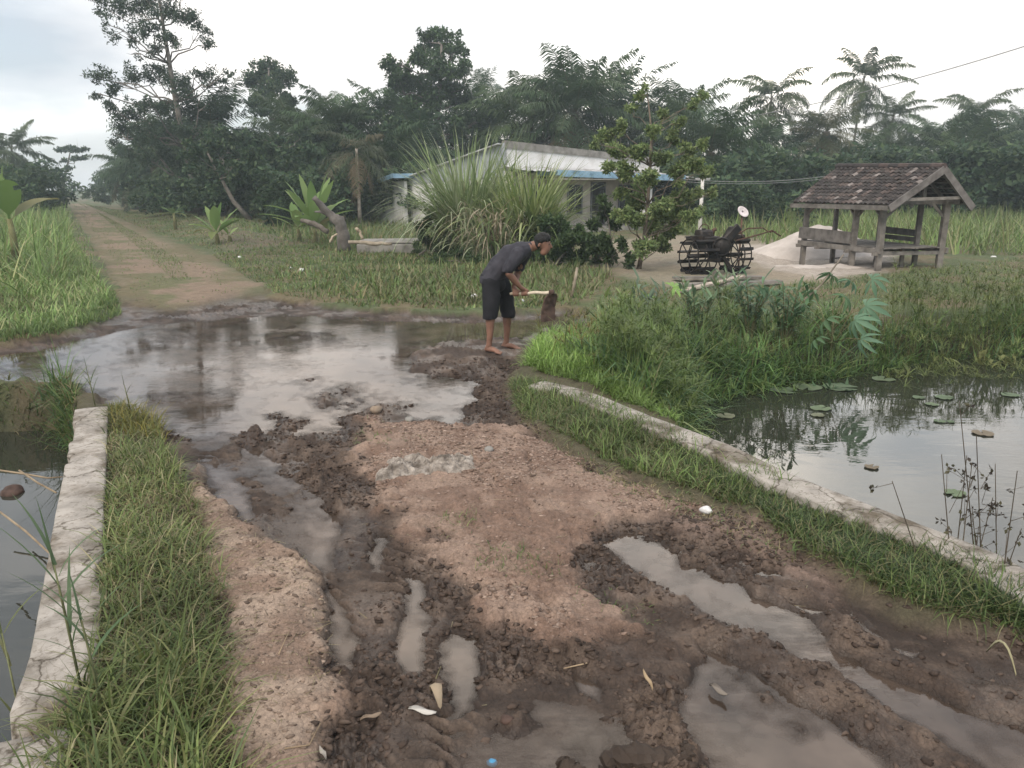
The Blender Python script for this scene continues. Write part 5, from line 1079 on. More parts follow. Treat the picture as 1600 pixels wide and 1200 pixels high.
# ---- stick beside the bush, stakes
def stick(a, b_, d, r, label, col=(1.8,1.7,1.5), name='stick', cat='stick', bend=0):
    p = ZH(*a, d); q = ZH(*b_, d); p[2] = zat(p[0], p[1])-.03; o = MB().tube([p, (p+q)/2+np.array([bend,0,0]), q], [r, r*.9, r*.8], 7, col=col).build(name, M['bark'], None, True); return tag(o, label, cat)
stick((893,444), (902,418), 13.5, .03, 'short pale stake leaning in the grass right of the man')
# ---- palmate plants (cassava) with each leaf a part
def palmate(rng, R_, nfing, fold, col, wide=.3):
    V = []; Q = []; C = []
    for i in range(nfing):
        a = (i-(nfing-1)/2)*(4.6/nfing); L = R_*(1-.35*abs(i-(nfing-1)/2)/nfing*1.4); ds = np.array([math.cos(a), math.sin(a), 0]); sd = np.array([-math.sin(a), math.cos(a), 0])
        n0 = len(V)
        for t, w in ((0,.10),(.3,.6),(.55,1.),(.8,.75),(1.,.05)):
            p = ds*L*t+np.array([0,0,-fold*L*t*t]); V += [p-sd*L*wide*.5*w+np.array([0,0,.02*w]), p, p+sd*L*wide*.5*w+np.array([0,0,.02*w])]
        for k in range(4):
            for j in range(2): Q.append((n0+k*3+j, n0+k*3+j+1, n0+k*3+3+j+1, n0+k*3+3+j))
        C += [np.array(col)*(.9+.2*rng.random())]*15
    return np.array(V), np.array(Q), np.array(C)
def palmate_plant(base, leaves, label, seed, stemcol, group='palmate leaved plants', name='cassava_plant', rs=.012):
    """leaves: (px, py, d, radius m, fold, tilt, yaw, colour, fingers)"""
    rng = np.random.default_rng(seed); b = np.array(base); o = empty(name, tuple(b), label, 'leafy plant', group)
    top = np.mean([ZH(l[0], l[1], l[2]) for l in leaves], 0)-b
    MB().tube([(0,0,-.05), tuple(top*.5), tuple(top*.82)], [rs, rs*.9, rs*.7], 7, col=stemcol).build('stem', M['bark'], o, True)
    for l in leaves:
        p = ZH(l[0], l[1], l[2])-b; s0 = top*(.35+.45*rng.random()); V, Q, C = palmate(rng, l[3], l[8], l[4], l[7])
        lf = npobj('leaf', V, Q, M['leaf'], o, C, True); lf.location = p; lf.rotation_euler = (l[5], .0, l[6])
        MB().tube([tuple(s0), tuple((s0+p)/2+np.array([0,0,.04])), tuple(p)], [.006,.005,.004], 5, col=(1.0,1.0,.6)).build('petiole', M['bark'], lf if False else o, True)
    return o
BRL = (.26,.42,.12); BLG = (.14,.24,.15); MDG = (.11,.19,.095)
cb = gp(1040, 11.2)
palmate_plant(cb, [(1052,449,11.1,.22,.25,.55,.3,BRL,7),(1026,466,10.9,.19,.3,.5,2.0,BRL,7),(1010,462,11.2,.10,.3,.4,4.,BRL,5)], 'young plant with bright yellow green fingered leaves at the top of the bank', 241, (1.2,1.3,.7))
pb_ = np.array([*G(1300, 545, -.1), 0.]); pb_[2] = zat(pb_[0], pb_[1])
LV_ = [(1362,436,9.9,.22,.9,.9,-.6,BLG,6),(1352,478,9.6,.26,.95,1.0,-.8,BLG,7),(1335,500,9.5,.24,1.0,1.0,-1.2,BLG,7),(1300,430,10.4,.20,.5,.6,2.3,MDG,7),(1270,455,10.2,.22,.6,.5,2.6,MDG,7),(1250,480,9.9,.20,.6,.6,3.2,MDG,7),(1320,465,9.9,.22,.8,.7,.6,MDG,7),(1290,500,9.6,.22,.7,.8,4.2,MDG,7),(1225,450,10.6,.17,.5,.5,3.5,(.13,.22,.11),7),(1330,440,10.3,.2,.7,.6,1.2,BLG,7),(1275,530,9.4,.18,.8,.8,4.0,MDG,7),(1345,530,9.3,.2,1.,1.1,-1.5,BLG,6)]
palmate_plant(pb_, LV_, 'tall plant with drooping blue green fingered leaves overhanging the pond', 242, (.9,1.,.6), rs=.02)
def at3(px, py, d): q = ZH(px, py, d); return q
stq = [at3(1255,470,10.1), at3(1283,445,10.3), at3(1318,398,10.6)]
o = MB().tube(stq, [.014,.012,.010], 7, col=(1.3,1.25,1.1)).build('cane', M['bark'], None, True); tag(o, 'bare slanting cane sticking up out of the fingered leaves by the pond', 'cane')
# broad leaved weeds along the bank
def weed(px, py, z, h, n, label, seed, col, ll=.16, lw=.035, group='weeds on the pond bank', name='broad_weed', droop=1.5, cat='weed'):
    rng = np.random.default_rng(seed); q = G(px, py, z); b = np.array([q[0], q[1], zat(q[0], q[1])]); o = empty(name, tuple(b), label, cat, group)
    st = MB(); BB = []; AZ = []
    for i in range(max(3, n//9)):
        a = rng.random()*6.28; e = np.array([math.cos(a)*.3*h, math.sin(a)*.3*h, h*(.7+.4*rng.random())]); st.tube([(0,0,-.05), tuple(e*.5+np.array([0,0,.06])), tuple(e)], [.008,.006,.003], 5, col=(.9,1.,.6))
        for k in range(9): t = .3+.7*k/8; BB.append(e*t+np.array([0,0,.06*(1-t)])); AZ.append(rng.random()*6.28)
    st.build('stems', M['bark'], o); N = len(BB)
    V, Q, k = ribbons(np.array(BB), np.array(AZ), ll*(.7+.6*rng.random(N)), lw*(.7+.6*rng.random(N)), .5+rng.random(N)*.6, droop*rng.random(N), 4, rng.random(N)*.6+1.3, prof=np.array([.2,.9,1,.7,.05]))
    npobj('leaves', V, Q, M['leaf'], o, np.repeat(pick(N, [col, tuple(c*.8 for c in col)], .2, rng), k, 0)); return o
for k, (px, py, h, n, lb, col) in enumerate([(1085,545,.5,60,'grey green leafy weed on the bank behind the parapet middle',(.12,.18,.10)),(1170,540,.55,80,'blue green leafy weed left of the tall fingered plant',(.10,.17,.10)),(1225,545,.6,90,'dense leafy weed directly under the fingered plant',(.09,.16,.08)),(1130,520,.45,60,'pale leafy weed below the loose plank',(.15,.20,.12)),
   (1010,540,.45,50,'feathery grey weed right of the bright green grass',(.13,.18,.12)),(1400,545,.5,70,'olive leafy weed right of the drooping fingered leaves',(.13,.16,.06)),(1480,535,.5,70,'olive leafy weed at the back of the pond near the right border',(.15,.17,.07)),(1560,530,.55,70,'yellowish leafy weed at the right border of the bank',(.17,.18,.07)),(960,555,.35,50,'small yellow green weed close behind the parapet end',(.18,.23,.08)),(1300,560,.45,60,'dark leafy weed hanging over the lily pads',(.07,.12,.06))]):
    weed(px, py, -.1, h+.22, int(n*1.6), lb, 300+k, tuple(c*1.25 for c in col), .2, .04)
# lily pads
for k, (px, py, r, lb) in enumerate([(1225,611,.16,'leftmost big lily pad under the bank'),(1262,606,.17,'big lily pad between two others under the bank'),(1312,606,.20,'largest lily pad under the fingered plant'),(1246,598,.09,'small lily pad behind the big ones'),(1282,639,.11,'single lily pad in the dark reflection'),(1278,650,.07,'tiny lily pad just below the single one'),(1134,651,.10,'lily pad near the parapet by the reeds'),(1475,622,.10,'lily pad right of the dark reflection'),(1456,633,.07,'small lily pad beside the bright water edge'),(1435,622,.07,'lily pad leaf at the edge of the dark reflection'),
   (1468,659,.06,'left one of two small lily pads on the bright water'),(1485,660,.04,'right one of two small lily pads on the bright water'),(1536,678,.10,'ragged green lily pad on the bright water at right'),(1362,731,.06,'lone brown lily pad in the middle of the bright water'),(1492,772,.08,'lily pad nearest to the dry weeds'),(1578,618,.10,'lily pad close to the right border'),(1380,593,.14,'thin lily pad far back under the bank')]):
    q = G(px, py, PZ); m = MB(); n = 22; v = [(0,0,0)]; a0 = random.uniform(0, 6.28)
    for i in range(n+1):
        t = a0+.18+(6.2832-.36)*i/n; rr2 = r*(1+.05*math.sin(t*3+k)); v.append((math.cos(t)*rr2, math.sin(t)*rr2*.92, .006+.010*random.random()))
    v += [(x, y, z-.006) for x, y, z in v]; h_ = n+2
    f_ = [(0, i, i+1) for i in range(1, n+1)]+[(h_, h_+i+1, h_+i) for i in range(1, n+1)]+[(i, h_+i, h_+i+1, i+1) for i in range(1, n+1)]
    c = random.choice([(.13,.17,.10),(.16,.17,.11),(.11,.15,.09)]) if k not in (13, 12) else (.17,.14,.10)
    m.add(v, f_, c); o = m.build('lily_pad', M['paint']); o.location = (q[0], q[1], PZ+.004); tag(o, lb, 'lily pad', 'lily pads on the pond')
# dry weeds at the right end of the parapet
def dry_weed(px, py, top, label, seed, n=7, fan=.25, group='dry weeds by the parapet'):
    rng = np.random.default_rng(seed); q = G(px, py, -.05); b = np.array([q[0], q[1], min(zat(q[0], q[1]), .05)]); d = q[1]; H = ZH(px, top, d)[2]-b[2]
    o = empty('dry_weed', tuple(b), label, 'weed', group); st = MB(); sd = []
    for i in range(n):
        a = rng.random()*6.28; e = np.array([math.cos(a)*fan*H*2*rng.random(), math.sin(a)*fan*H*rng.random(), H*(.55+.5*rng.random())]); p = [np.zeros(3)-np.array([0,0,.1]), e*.5+rng.normal(0,.02,3), e]
        st.tube([tuple(x) for x in p], [.005,.004,.002], 5, col=(.55,.5,.42))
        for k in range(6):
            t = .35+.65*rng.random(); s = e*t; e2 = s+rng.normal(0, .055, 3)+np.array([0,0,.05]); st.tube([tuple(s), tuple(e2)], [.002,.0012], 4, col=(.5,.45,.4)); sd.append(e2)
    st.build('stems', M['bark'], o); c = np.array(sd); V, Q, C = leafcloud(c, np.full((len(c), 3), .014), np.full(len(c), 5), .025, [(.06,.05,.035),(.08,.075,.04),(.045,.035,.028)], rng, .6)
    npobj('foliage', V, Q, M['leaf'], o, C)  # these are the small dark seed heads, built from leaf faces
dry_weed(1505, 872, 715, 'thin upright dry weed with dark seed heads standing at the parapet', 401, 4, .10)
dry_weed(1575, 885, 700, 'tangled dry weed with many dark seed heads at the right border', 402, 12, .35)
dry_weed(1605, 850, 640, 'tall dry weed half cut off by the right border', 403, 9, .28)
dry_weed(1545, 880, 800, 'low bent dry weed between the upright and the tangled one', 404, 6, .4)
for k, (px, py, h, n, lb, c) in enumerate([(1440,818,.10,18,'small green weed growing on the parapet edge',(.14,.20,.07)),(1475,838,.13,24,'leafy green weed on the parapet before the dry weeds',(.12,.18,.06)),(1372,790,.12,10,'thin pale sprout on the water side of the parapet',(.19,.18,.10)),(1520,858,.12,20,'dark green weed at the foot of the upright dry weed',(.09,.14,.05))]):
    weed(px, py, .06, h, n, lb, 420+k, c, .05, .014, 'weeds growing on the parapet', 'small_weed')
# reed beside the left parapet
def reed(base_px, py, top, label, seed, n=7, L=.32, cols=((.11,.17,.085),(.13,.19,.10)), w=.016):
    rng = np.random.default_rng(seed); q = G(*base_px, .03) if False else G(base_px, py, .03); b = np.array([q[0], q[1], zat(q[0], q[1])]); H = ZH(base_px, top, q[1])[2]-b[2]
    o = empty('reed', tuple(b), label, 'reed', 'reeds by the ditch'); MB().tube([(0,0,-.03), (-.02,0,H*.5), (-.03,0,H*.72)], [.006,.005,.003], 6, col=(1,1.2,.7)).build('stem', M['bark'], o, True)
    t = np.linspace(.28, .72, n); B = np.column_stack([-.03*t, 0*t, H*t]); az = np.where(np.arange(n) % 2 == 0, 1.5, -1.5)+rng.normal(0, .5, n)
    V, Q, k = ribbons(B, az, L*(.75+.4*rng.random(n)), np.full(n, w), .25+.3*rng.random(n), .35+.5*rng.random(n), 5, np.full(n, 1.3), prof=np.array([.6,1,.9,.7,.4,.03]))
    V2, Q2, k2 = ribbons(np.array([[-.03,0,H*.68]]), np.array([-1.2]), np.array([H*.4]), np.array([w]), np.array([.05]), np.array([.15]), 5, np.array([1.2]), prof=np.array([.6,1,.9,.7,.4,.03]))
    V, Q, C = merge([(V, Q, np.repeat(pick(n, cols, .1, rng), k, 0)), (V2, Q2, np.repeat(pick(1, cols, .1, rng), k2, 0))]); npobj('leaves', V, Q, M['leaf'], o, C)
reed(130, 1090, 800, 'tall blue green reed standing in front of the left parapet', 431, 8, .30)
reed(165, 1130, 905, 'shorter reed just right of the tall blue green one', 432, 6, .26)
reed(18, 1010, 850, 'yellowish reed leaning at the left border beside the ditch', 433, 5, .26, ((.2,.2,.1),(.16,.18,.08)))
reed(150, 640, 560, 'thin sedge stalk standing at the far end of the left parapet', 434, 5, .2, ((.09,.12,.06),(.08,.11,.05)), .01)
reed(205, 645, 585, 'thin sedge stalk right of the left parapet end', 435, 5, .18, ((.12,.13,.05),(.10,.12,.05)), .01)
# dead stems hanging over the ditch
for k, (pts, lb) in enumerate([([(0,800),(40,830),(78,865),(95,882)],'long tan dead straw lying across the ditch towards the parapet'),([(0,735),(35,740),(75,747),(98,745)],'thin dead straw over the ditch below the grass'),([(30,735),(60,755),(88,770)],'short dead straw crossing under the thin one')]):
    P = [np.array([*G(a, c, -.12), -.12]) for a, c in pts]; o = MB().tube(P, [.007,.007,.006,.004][:len(P)], 6, col=(1.7,1.45,1.1)).build('straw', M['bark'], None, True); tag(o, lb, 'straw')
# ---------------------------------------------------------------- the man with the hoe
q0 = G(768, 550, .0); Y0 = q0[1]; zb = zat(q0[0], q0[1]); 
qf = G(793, 537, .0); YF = min(qf[1], Y0+.42); zf = zat(ZH(793, 537, YF)[0], YF)
pz0 = ZH(768, 551, Y0)[2]; DZ = zb-pz0+.0
BX = q0[0]
def J(px, py, dy=0.): q = ZH(px, py, Y0+dy); return Vector((q[0]-BX, dy, q[2]-zb+DZ))
man = empty('person', (BX, Y0, zb), 'barefoot man in dark t-shirt and black shorts bending forward over a hoe', 'person')
mid = .19
b = MB()
b.sweep([(J(775,434,mid), (.10,.135,.09)), (J(785,415,mid), (.105,.14,.105)), (J(799,402,mid), (.11,.15,.11)), (J(815,394,mid), (.085,.15,.085)), (J(826,388,mid), (.065,.10,.065))], .03, 14, 10)
b.sweep([(J(824,389,mid), .062), (J(838,384,mid), .056), (J(845,380,mid), .058)], .02)
# head: skull, face, jaw, nose, ears
b.ball(J(848,379,mid), (.088,.074,.092), 18, 14); b.sweep([(J(851,382,mid), (.070,.066,.075)), (J(852.5,389,mid), (.058,.058,.058)), (J(849.5,396,mid), (.045,.047,.036))], .012)
b.sweep([(J(859,382,mid), .014), (J(862,387.5,mid), .0125)], .006); b.ball(J(857.8,379.8,mid), (.018,.048,.014)); b.ball(J(858,392,mid), (.013,.025,.008)); b.ball(J(856,394.8,mid), (.012,.023,.008))
for s in (-1, 1): b.ball(J(842.5,384,mid+s*.076), (.017,.010,.028), 10, 8, Matrix.Rotation(.5, 3, 'Y'))
# arms
HN = J(819,457,.10); HF = J(806,458,.16)
SN, EN, WN = J(809,400,.055), J(795,429,-.04), J(813,450,.06)
b.sweep([(SN, .052), (J(801,415,-.01), .047), (EN, .042)], .02); b.sweep([(EN, .043), (EN.lerp(WN, .35), .042), (WN, .028)], .015)
SF, EF, WF = J(820,399,.33), J(808,430,.40), J(803,451,.22)
b.sweep([(SF, .052), (SF.lerp(EF, .5), .048), (EF, .042)], .02); b.sweep([(EF, .043), (EF.lerp(WF, .35), .041), (WF, .028)], .015)
HA, HB_ = J(797,460.5,.17), J(863,458,.02)           # hoe handle ends
hd = (HB_-HA).normalized(); hup = Vector((0,0,1)); hs = hd.cross(hup).normalized(); hup = hs.cross(hd)
def on(px): t = (J(px, 459, .1).x-HA.x)/(HB_.x-HA.x); return HA+(HB_-HA)*t
for (px, W_) in ((820, WN), (806.5, WF)):
    c = on(px); palm_c = c+hup*.030+(W_-c)*.15
    b.sweep([(W_, .027), (W_.lerp(palm_c, .6), (.034,.026,.026)), (palm_c, (.043,.026,.022))], .008)
    for i in range(4):
        o_ = (i-1.5)*.0205; rad = .0265; arc = []
        ext = (2.7, 3.1, 3.0, 2.6)[i]
        for k in range(8):
            t = 1.25-ext*1.25*k/7; arc.append((c+hd*o_+(hup*math.sin(t)-hs*math.cos(t)*-1)*rad if False else c+hd*o_+hup*math.sin(t)*rad+hs*math.cos(t)*rad, .0105-.0003*k*(1.2)))
        b.sweep([(palm_c+hd*o_*.9+hs*.012, .0115), arc[0]]+arc[1:], .006, 10, 6)
    th_ = []
    for k in range(5): t = 1.9+1.5*k/4; th_.append((c+hd*(.046-.010*k)+hup*math.sin(t)*.027+hs*math.cos(t)*.027, .0120-.0006*k))
    b.sweep([(palm_c+hd*.034, .014)]+th_, .006, 10, 6)
# legs and feet
KN, AN = J(769,487,.0), J(764,536,.0); KF, AF = J(795,484,YF-Y0-.05), J(791,528,YF-Y0)
AN.z = .085; AF.z = zf-zb+.085
b.sweep([(J(772,440,.10), (.075,.08,.08)), (J(768,462,.03), .082), (KN, .060)], .025); b.sweep([(KN, .060), (KN.lerp(AN, .28)+Vector((-.014,0,0)), .056), (KN.lerp(AN, .7), .040), (AN, .034)], .018)
b.sweep([(J(783,440,.29), (.075,.08,.08)), (J(789,462,.36), .082), (KF, .060)], .025); b.sweep([(KF, .060), (KF.lerp(AF, .28)+Vector((-.014,0,0)), .056), (KF.lerp(AF, .7), .040), (AF, .034)], .018)
def foot(A, fd, gz_):
    fd = Vector(fd).normalized(); sd = Vector((-fd.y, fd.x, 0)); g = Vector((A.x, A.y, gz_))
    b.sweep([(A, .036), (g-fd*.025+Vector((0,0,.035)), (.036,.034,.034))], .01)
    b.sweep([(g-fd*.03+Vector((0,0,.03)), (.036,.033,.030)), (g+fd*.06+Vector((0,0,.036)), (.036,.036,.034)), (g+fd*.13+Vector((0,0,.022)), (.034,.040,.020))], .01)
    for i, (l, r) in enumerate([(.205,.0145),(.198,.0105),(.19,.0098),(.178,.0092),(.165,.0088)]):
        s = (i-2)*.0185*(1 if fd.x > 0 else 1); p0 = g+fd*.13+sd*s*.85+Vector((0,0,.016)); p1 = g+fd*l+sd*s*1.08+Vector((0,0,.010)); b.sweep([(p0, r+.002), (p1, r)], .006, 10, 6)
foot(AN, (.80,-.60,0), .0); foot(AF, (.92,-.38,0), zf-zb)
body = b.fused('body', M['skin'], man, .0055, 3)
# clothing, hair, eyes
t = MB()
t.sweep([(J(766,441,mid), (.128,.178,.03)), (J(768,436,mid), (.142,.188,.09)), (J(782,417,mid), (.142,.180,.135)), (J(798,402,mid), (.145,.190,.142)), (J(813,394,mid), (.118,.186,.112)), (J(822,390,mid), (.078,.135,.078)), (J(827,388,mid), (.062,.085,.066))], .025, 16, 12)
t.sweep([(J(809,398,.03), .082), (J(801,412,-.02), .074), (J(795,420,-.035), .070), (J(792,425,-.035), (.064,.064,.02))], .018)
t.sweep([(J(820,397,.34), .082), (J(813,413,.39), .072), (J(810,424,.40), (.062,.062,.02))], .018)
sh = t.fused('shirt', M['shirt'], man, .009, 5)
p = MB()
p.sweep([(J(768,431,mid), (.130,.168,.04)), (J(769,437,mid), (.142,.186,.10)), (J(772,447,mid), (.142,.182,.10))], .025, 16, 12)
p.sweep([(J(767,446,.08), .115), (J(768,470,.03), .104), (J(766,492,.0), (.094,.094,.06)), (J(765,498.5,.0), (.092,.092,.012))], .018, 14, 10)
p.sweep([(J(783,446,.30), .115), (J(790,470,.36), .103), (J(794,489,YF-Y0-.05), (.090,.090,.06)), (J(794,496,YF-Y0-.05), (.088,.088,.012))], .018, 14, 10)
so_ = p.fused('shorts', M['shorts'], man, .009, 5)
for o, am, sc_ in ((sh, .016, 9.), (so_, .016, 8.)):      # cloth folds
    me = o.data; n = len(me.vertices); co_ = np.empty(n*3, np.float32); me.vertices.foreach_get('co', co_); nr_ = np.empty(n*3, np.float32); me.vertices.foreach_get('normal', nr_)
    co_ = co_.reshape(-1, 3); nr_ = nr_.reshape(-1, 3)
    w_ = ridg(co_[:, 0]*sc_+co_[:, 2]*sc_*.55+co_[:, 1]*3, co_[:, 2]*sc_*.7-co_[:, 0]*4+co_[:, 1]*sc_*.5, 501, 2)-.5
    co_ = co_+nr_*(w_*am)[:, None]; me.vertices.foreach_set('co', co_.ravel()); me.update()
h = MB(); h.ball(J(845.5,376,mid), (.086,.080,.080), 16, 12); h.ball(J(851,374,mid), (.076,.076,.066), 16, 12); h.ball(J(853,372.5,mid), (.044,.060,.040), 14, 10); h.ball(J(840.5,381.5,mid), (.054,.071,.068), 14, 10)
for s in (-1, 1): h.ball(J(844.5,379.5,mid+s*.060), (.024,.015,.030), 10, 8)
for _ in range(150):
    a = random.uniform(0, 6.28); e = random.uniform(-.2, 1.5); c = J(848.5,377.5,mid); v_ = Vector((math.cos(a)*math.cos(e)*.086-.004, math.sin(a)*math.cos(e)*.078, math.sin(e)*.082+.004))
    if v_.x > .045 and v_.z < .04: continue
    h.ball(c+v_, random.uniform(.010,.019), 8, 6)
h.fused('hair', M['hair'], man, .006, 1)
for s in (-1, 1):
    MB().ball(J(857.6,383.2,mid+s*.034), (.009,.014,.010), 10, 8, col=(.05,.03,.025)).build('eye', M['paint'], man, True)
    MB().sweep([(J(859.2,380.2,mid+s*.018), .0030), (J(857.2,379.8,mid+s*.048), .0025)], .005, 8, 6).build('eyebrow', M['hair'], man, True)
# hoe
ho = empty('hoe', (BX, Y0, zb), 'long handled hoe with a mud caked iron blade held by the man', 'hoe')
k = 12; pts = [HA+(HB_-HA)*(i/k)+hup*.006*math.sin(i*1.1) for i in range(k+1)]
MB().tube(pts, [.0165+.004*(i/k)+.0015*math.sin(i*2.) for i in range(k+1)], 10).build('handle', M['handle'], ho, True)
MB().tube([HB_-hd*.035, HB_+hd*.02], [.034,.032], 12).build('socket', M['mudiron'], ho, True)
bl = MB(); wd = Vector((.80,.60,0)).normalized(); top = HB_+Vector((-.004,0,-.02)); bot = J(857,503,.0); nr2 = wd.cross(bot-top).normalized(); rows = 9; v = []; f_ = []
for i in range(rows):
    u = i/(rows-1); c = top.lerp(bot, u)+nr2*.03*math.sin(u*3.1); w = .10*(.62 if i == 0 else .88+.14*u)+.004*math.sin(i*3)
    for s in (-1, -.5, 0, .5, 1):
        for th in (-.006-.010*random.random(), .006+.010*random.random()): v.append(c+wd*w*s+nr2*th)
for i in range(rows-1):
    for j in range(4):
        a = i*10+j*2; f_ += [(a, a+2, a+12, a+10), (a+1, a+11, a+13, a+3)]
    f_ += [(i*10, i*10+10, i*10+11, i*10+1), (i*10+8, i*10+9, i*10+19, i*10+18)]
for j in range(4): f_ += [(j*2, j*2+1, j*2+3, j*2+2), ((rows-1)*10+j*2, (rows-1)*10+j*2+2, (rows-1)*10+j*2+3, (rows-1)*10+j*2+1)]
bl.add(v, f_); bl.build('blade', M['mudiron'], ho)
# ---------------------------------------------------------------- small things on the road
def crumple(name, px, py, rx, ry, h, m, label, cat, seed, rz=0, n=70, outline=None):
    q = G(px, py, .02); u = np.linspace(-1, 1, n); X, Y = np.meshgrid(u, u); X = X.ravel(); Y = Y.ravel()
    th_ = np.arctan2(Y, X); lim = .30+1.05*fbm(np.cos(th_)*1.5+4, np.sin(th_)*1.5+7, seed, 3); s = np.minimum(1., lim); X = X*s; Y = Y*s; r = np.maximum(np.abs(X), np.abs(Y))/np.maximum(s, .01)
    wx = (fbm(X*3, Y*3, seed+1, 2)-.5)*.6; fold = ridg(X*1.7*(rx/.12)+wx*4, Y*1.6*(ry/.12)+wx*5+X*2, seed+2, 3)
    z = h*(.10+1.05*fold**2.2)*(1-np.clip(r, 0, 1)**3)*(.55+.9*fbm(X*2+1, Y*2, seed+9, 2))+.004
    px_ = q[0]+X*rx*math.cos(rz)-Y*ry*math.sin(rz)+wx*.05*rx; py_ = q[1]+X*rx*math.sin(rz)+Y*ry*math.cos(rz); g = height(px_, py_); g = np.where(r > .97, g-.01, g)
    V = np.stack([px_, py_, g+z], 1); N = len(V); i, j = np.meshgrid(np.arange(n-1), np.arange(n-1), indexing='ij'); Q = np.stack([i*n+j, i*n+j+1, (i+1)*n+j+1, (i+1)*n+j], -1).reshape(-1, 4)
    V2 = V.copy(); V2[:, 2] = np.minimum(g-.012, V[:, 2]-.006); b_ = np.concatenate([np.arange(n), np.arange(1, n)*n+n-1, (n-1)*n+np.arange(n-2, -1, -1), np.arange(n-2, 0, -1)*n]); c_ = np.roll(b_, -1)
    Q = np.vstack([Q, Q[:, ::-1]+N, np.stack([b_, b_+N, c_+N, c_], 1)]); o = npobj(name, np.vstack([V, V2]), Q, m, None, None, True); return tag(o, label, cat)
crumple('rag', 668, 731, .36, .21, .085, M['cloth'], 'crumpled dirty pale cloth lying on the dry red soil', 'cloth', 601, .1, 90)
crumple('rag', 722, 727, .11, .07, .04, M['cloth'], 'torn end of pale cloth right of the crumpled cloth', 'cloth', 611, .3, 40)
WHITE = mat('dirty white plastic', (.55,.54,.53), (.72,.71,.70), .5, 20, .4, 90)
BLU = mat('blue plastic', (.05,.20,.36), (.08,.28,.46), .4, 20, .3, 60)
TANM = mat('tan earth', (.22,.165,.12), (.32,.25,.185), .9, 20, .6, 70)
def stone(px, py, r, label, seed, m=None, cat='stone', col=(1,1,1), name='stone', z=.0, flat=.65):
    rng = np.random.default_rng(seed); q = G(px, py, z); b = MB(); b.ball((0,0,0), (r, r*.8, r*flat), 14, 10, Matrix.Rotation(rng.random()*3, 3, 'Z'), col); 
    b.v = [tuple(np.array(p)*(1+.28*(fbm(np.array([p[0]/r*1.3+seed]), np.array([p[1]/r*1.3+p[2]/r]), seed, 2)[0]-.5)*2)) for p in b.v]
    o = b.build(name, m or M['sand'], None, m is not None); o.location = (q[0], q[1], max(zat(q[0], q[1]), z-.02)+r*flat*.3); return tag(o, label, cat)
stone(764, 709, .040, 'pale stone on the red soil right of the crumpled cloth', 1, M['oldconcrete']); stone(588, 639, .06, 'tan clod of soil at the top edge of the red patch', 2, TANM); stone(640, 661, .04, 'grey stone near the bright end of the puddle', 3, M['oldconcrete'])
stone(1103, 797, .040, 'crumpled white plastic scrap at the grass edge of the road', 4, WHITE, 'litter', name='plastic_scrap'); stone(741, 467, .085, 'white litter on the grass left of the man', 5, WHITE, 'litter', name='plastic_scrap')
stone(471, 426, .08, 'white litter beside the dirt track, right one of a pair', 6, WHITE, 'litter', name='plastic_scrap'); stone(455, 421, .05, 'white litter beside the dirt track, left one of a pair', 7, WHITE, 'litter', name='plastic_scrap'); stone(815, 474, .06, 'small white litter on the grass behind the man', 8, WHITE, 'litter', name='plastic_scrap')
stone(374, 405, .06, 'white litter at the foot of the bare soil patch', 13, WHITE, 'litter', name='plastic_scrap')
stone(1552, 404, .07, 'white litter far right beyond the pavilion', 9, WHITE, 'litter', name='plastic_scrap'); stone(768, 1186, .020, 'small blue plastic scrap lying in the shallow mud', 10, BLU, 'litter', name='plastic_scrap', z=-.05)
stone(792, 1131, .028, 'small dark clod standing in the shallow brown puddle', 11, M['mudiron'], 'clod', name='mud_clod', z=-.05); stone(20, 770, .10, 'dark stone in the ditch at the left border', 12, M['mudiron'], 'stone', z=-.45)
def leafbit(px, py, L, W_, rz, label, col, curl=.5, lift=.03, name='dead_leaf', cat='dead leaf'):
    q = G(px, py, 0); k = 8; b = MB(); v = []; f_ = []
    for i in range(k):
        u = i/(k-1); w = W_*math.sin(math.pi*min(.97, u*.9+.05))**.7; z = .012+lift*math.sin(u*curl*3.1)
        for s in (-1, 0, 1): v.append((L*(u-.5), s*w/2, z+.012*abs(s)*math.sin(u*5+1)))
    v += [(x, y, z-.003) for x, y, z in v]; n = k*3
    for i in range(k-1):
        for j in range(2): a = i*3+j; f_ += [(a, a+1, a+4, a+3), (n+a, n+a+3, n+a+4, n+a+1)]
        f_ += [(i*3, i*3+3, n+i*3+3, n+i*3), (i*3+2, n+i*3+2, n+i*3+5, i*3+5)]
    f_ += [(0, n, n+1, 1), (1, n+1, n+2, 2), (n-3, n-2, 2*n-2, 2*n-3), (n-2, n-1, 2*n-1, 2*n-2)]
    b.add(v, f_, col); o = b.build(name, M['paint'], None, True); o.location = (q[0], q[1], max(zat(q[0], q[1]), WZ)+.004); o.rotation_euler = (0, .15, rz); return tag(o, label, cat)
leafbit(658, 1104, .11, .03, -.25, 'white and dark scrap of bark lying in the mud below the right rut', (.55,.52,.47), name='bark_scrap', cat='bark'); leafbit(682, 1090, .13, .045, 1.9, 'curled tan dead leaf standing beside the white bark scrap', (.33,.26,.18), 1.0, .07)
leafbit(1012, 1075, .12, .016, 1.7, 'thin tan husk on the dark mud ridge', (.42,.31,.19)); leafbit(1122, 1068, .09, .03, -1.0, 'grey brown leaf stuck in the mud between two puddles', (.2,.17,.14)); leafbit(1565, 1030, .22, .010, 1.5, 'thin pale stalk standing in the mud at the right border', (.36,.33,.2), 1, .10)
leafbit(578, 1118, .08, .02, .4, 'small brown leaf in the mud below the left rut', (.24,.18,.13)); leafbit(505, 1175, .05, .018, 2.2, 'small grey leaf on the tan strip near the lower border', (.35,.32,.28))
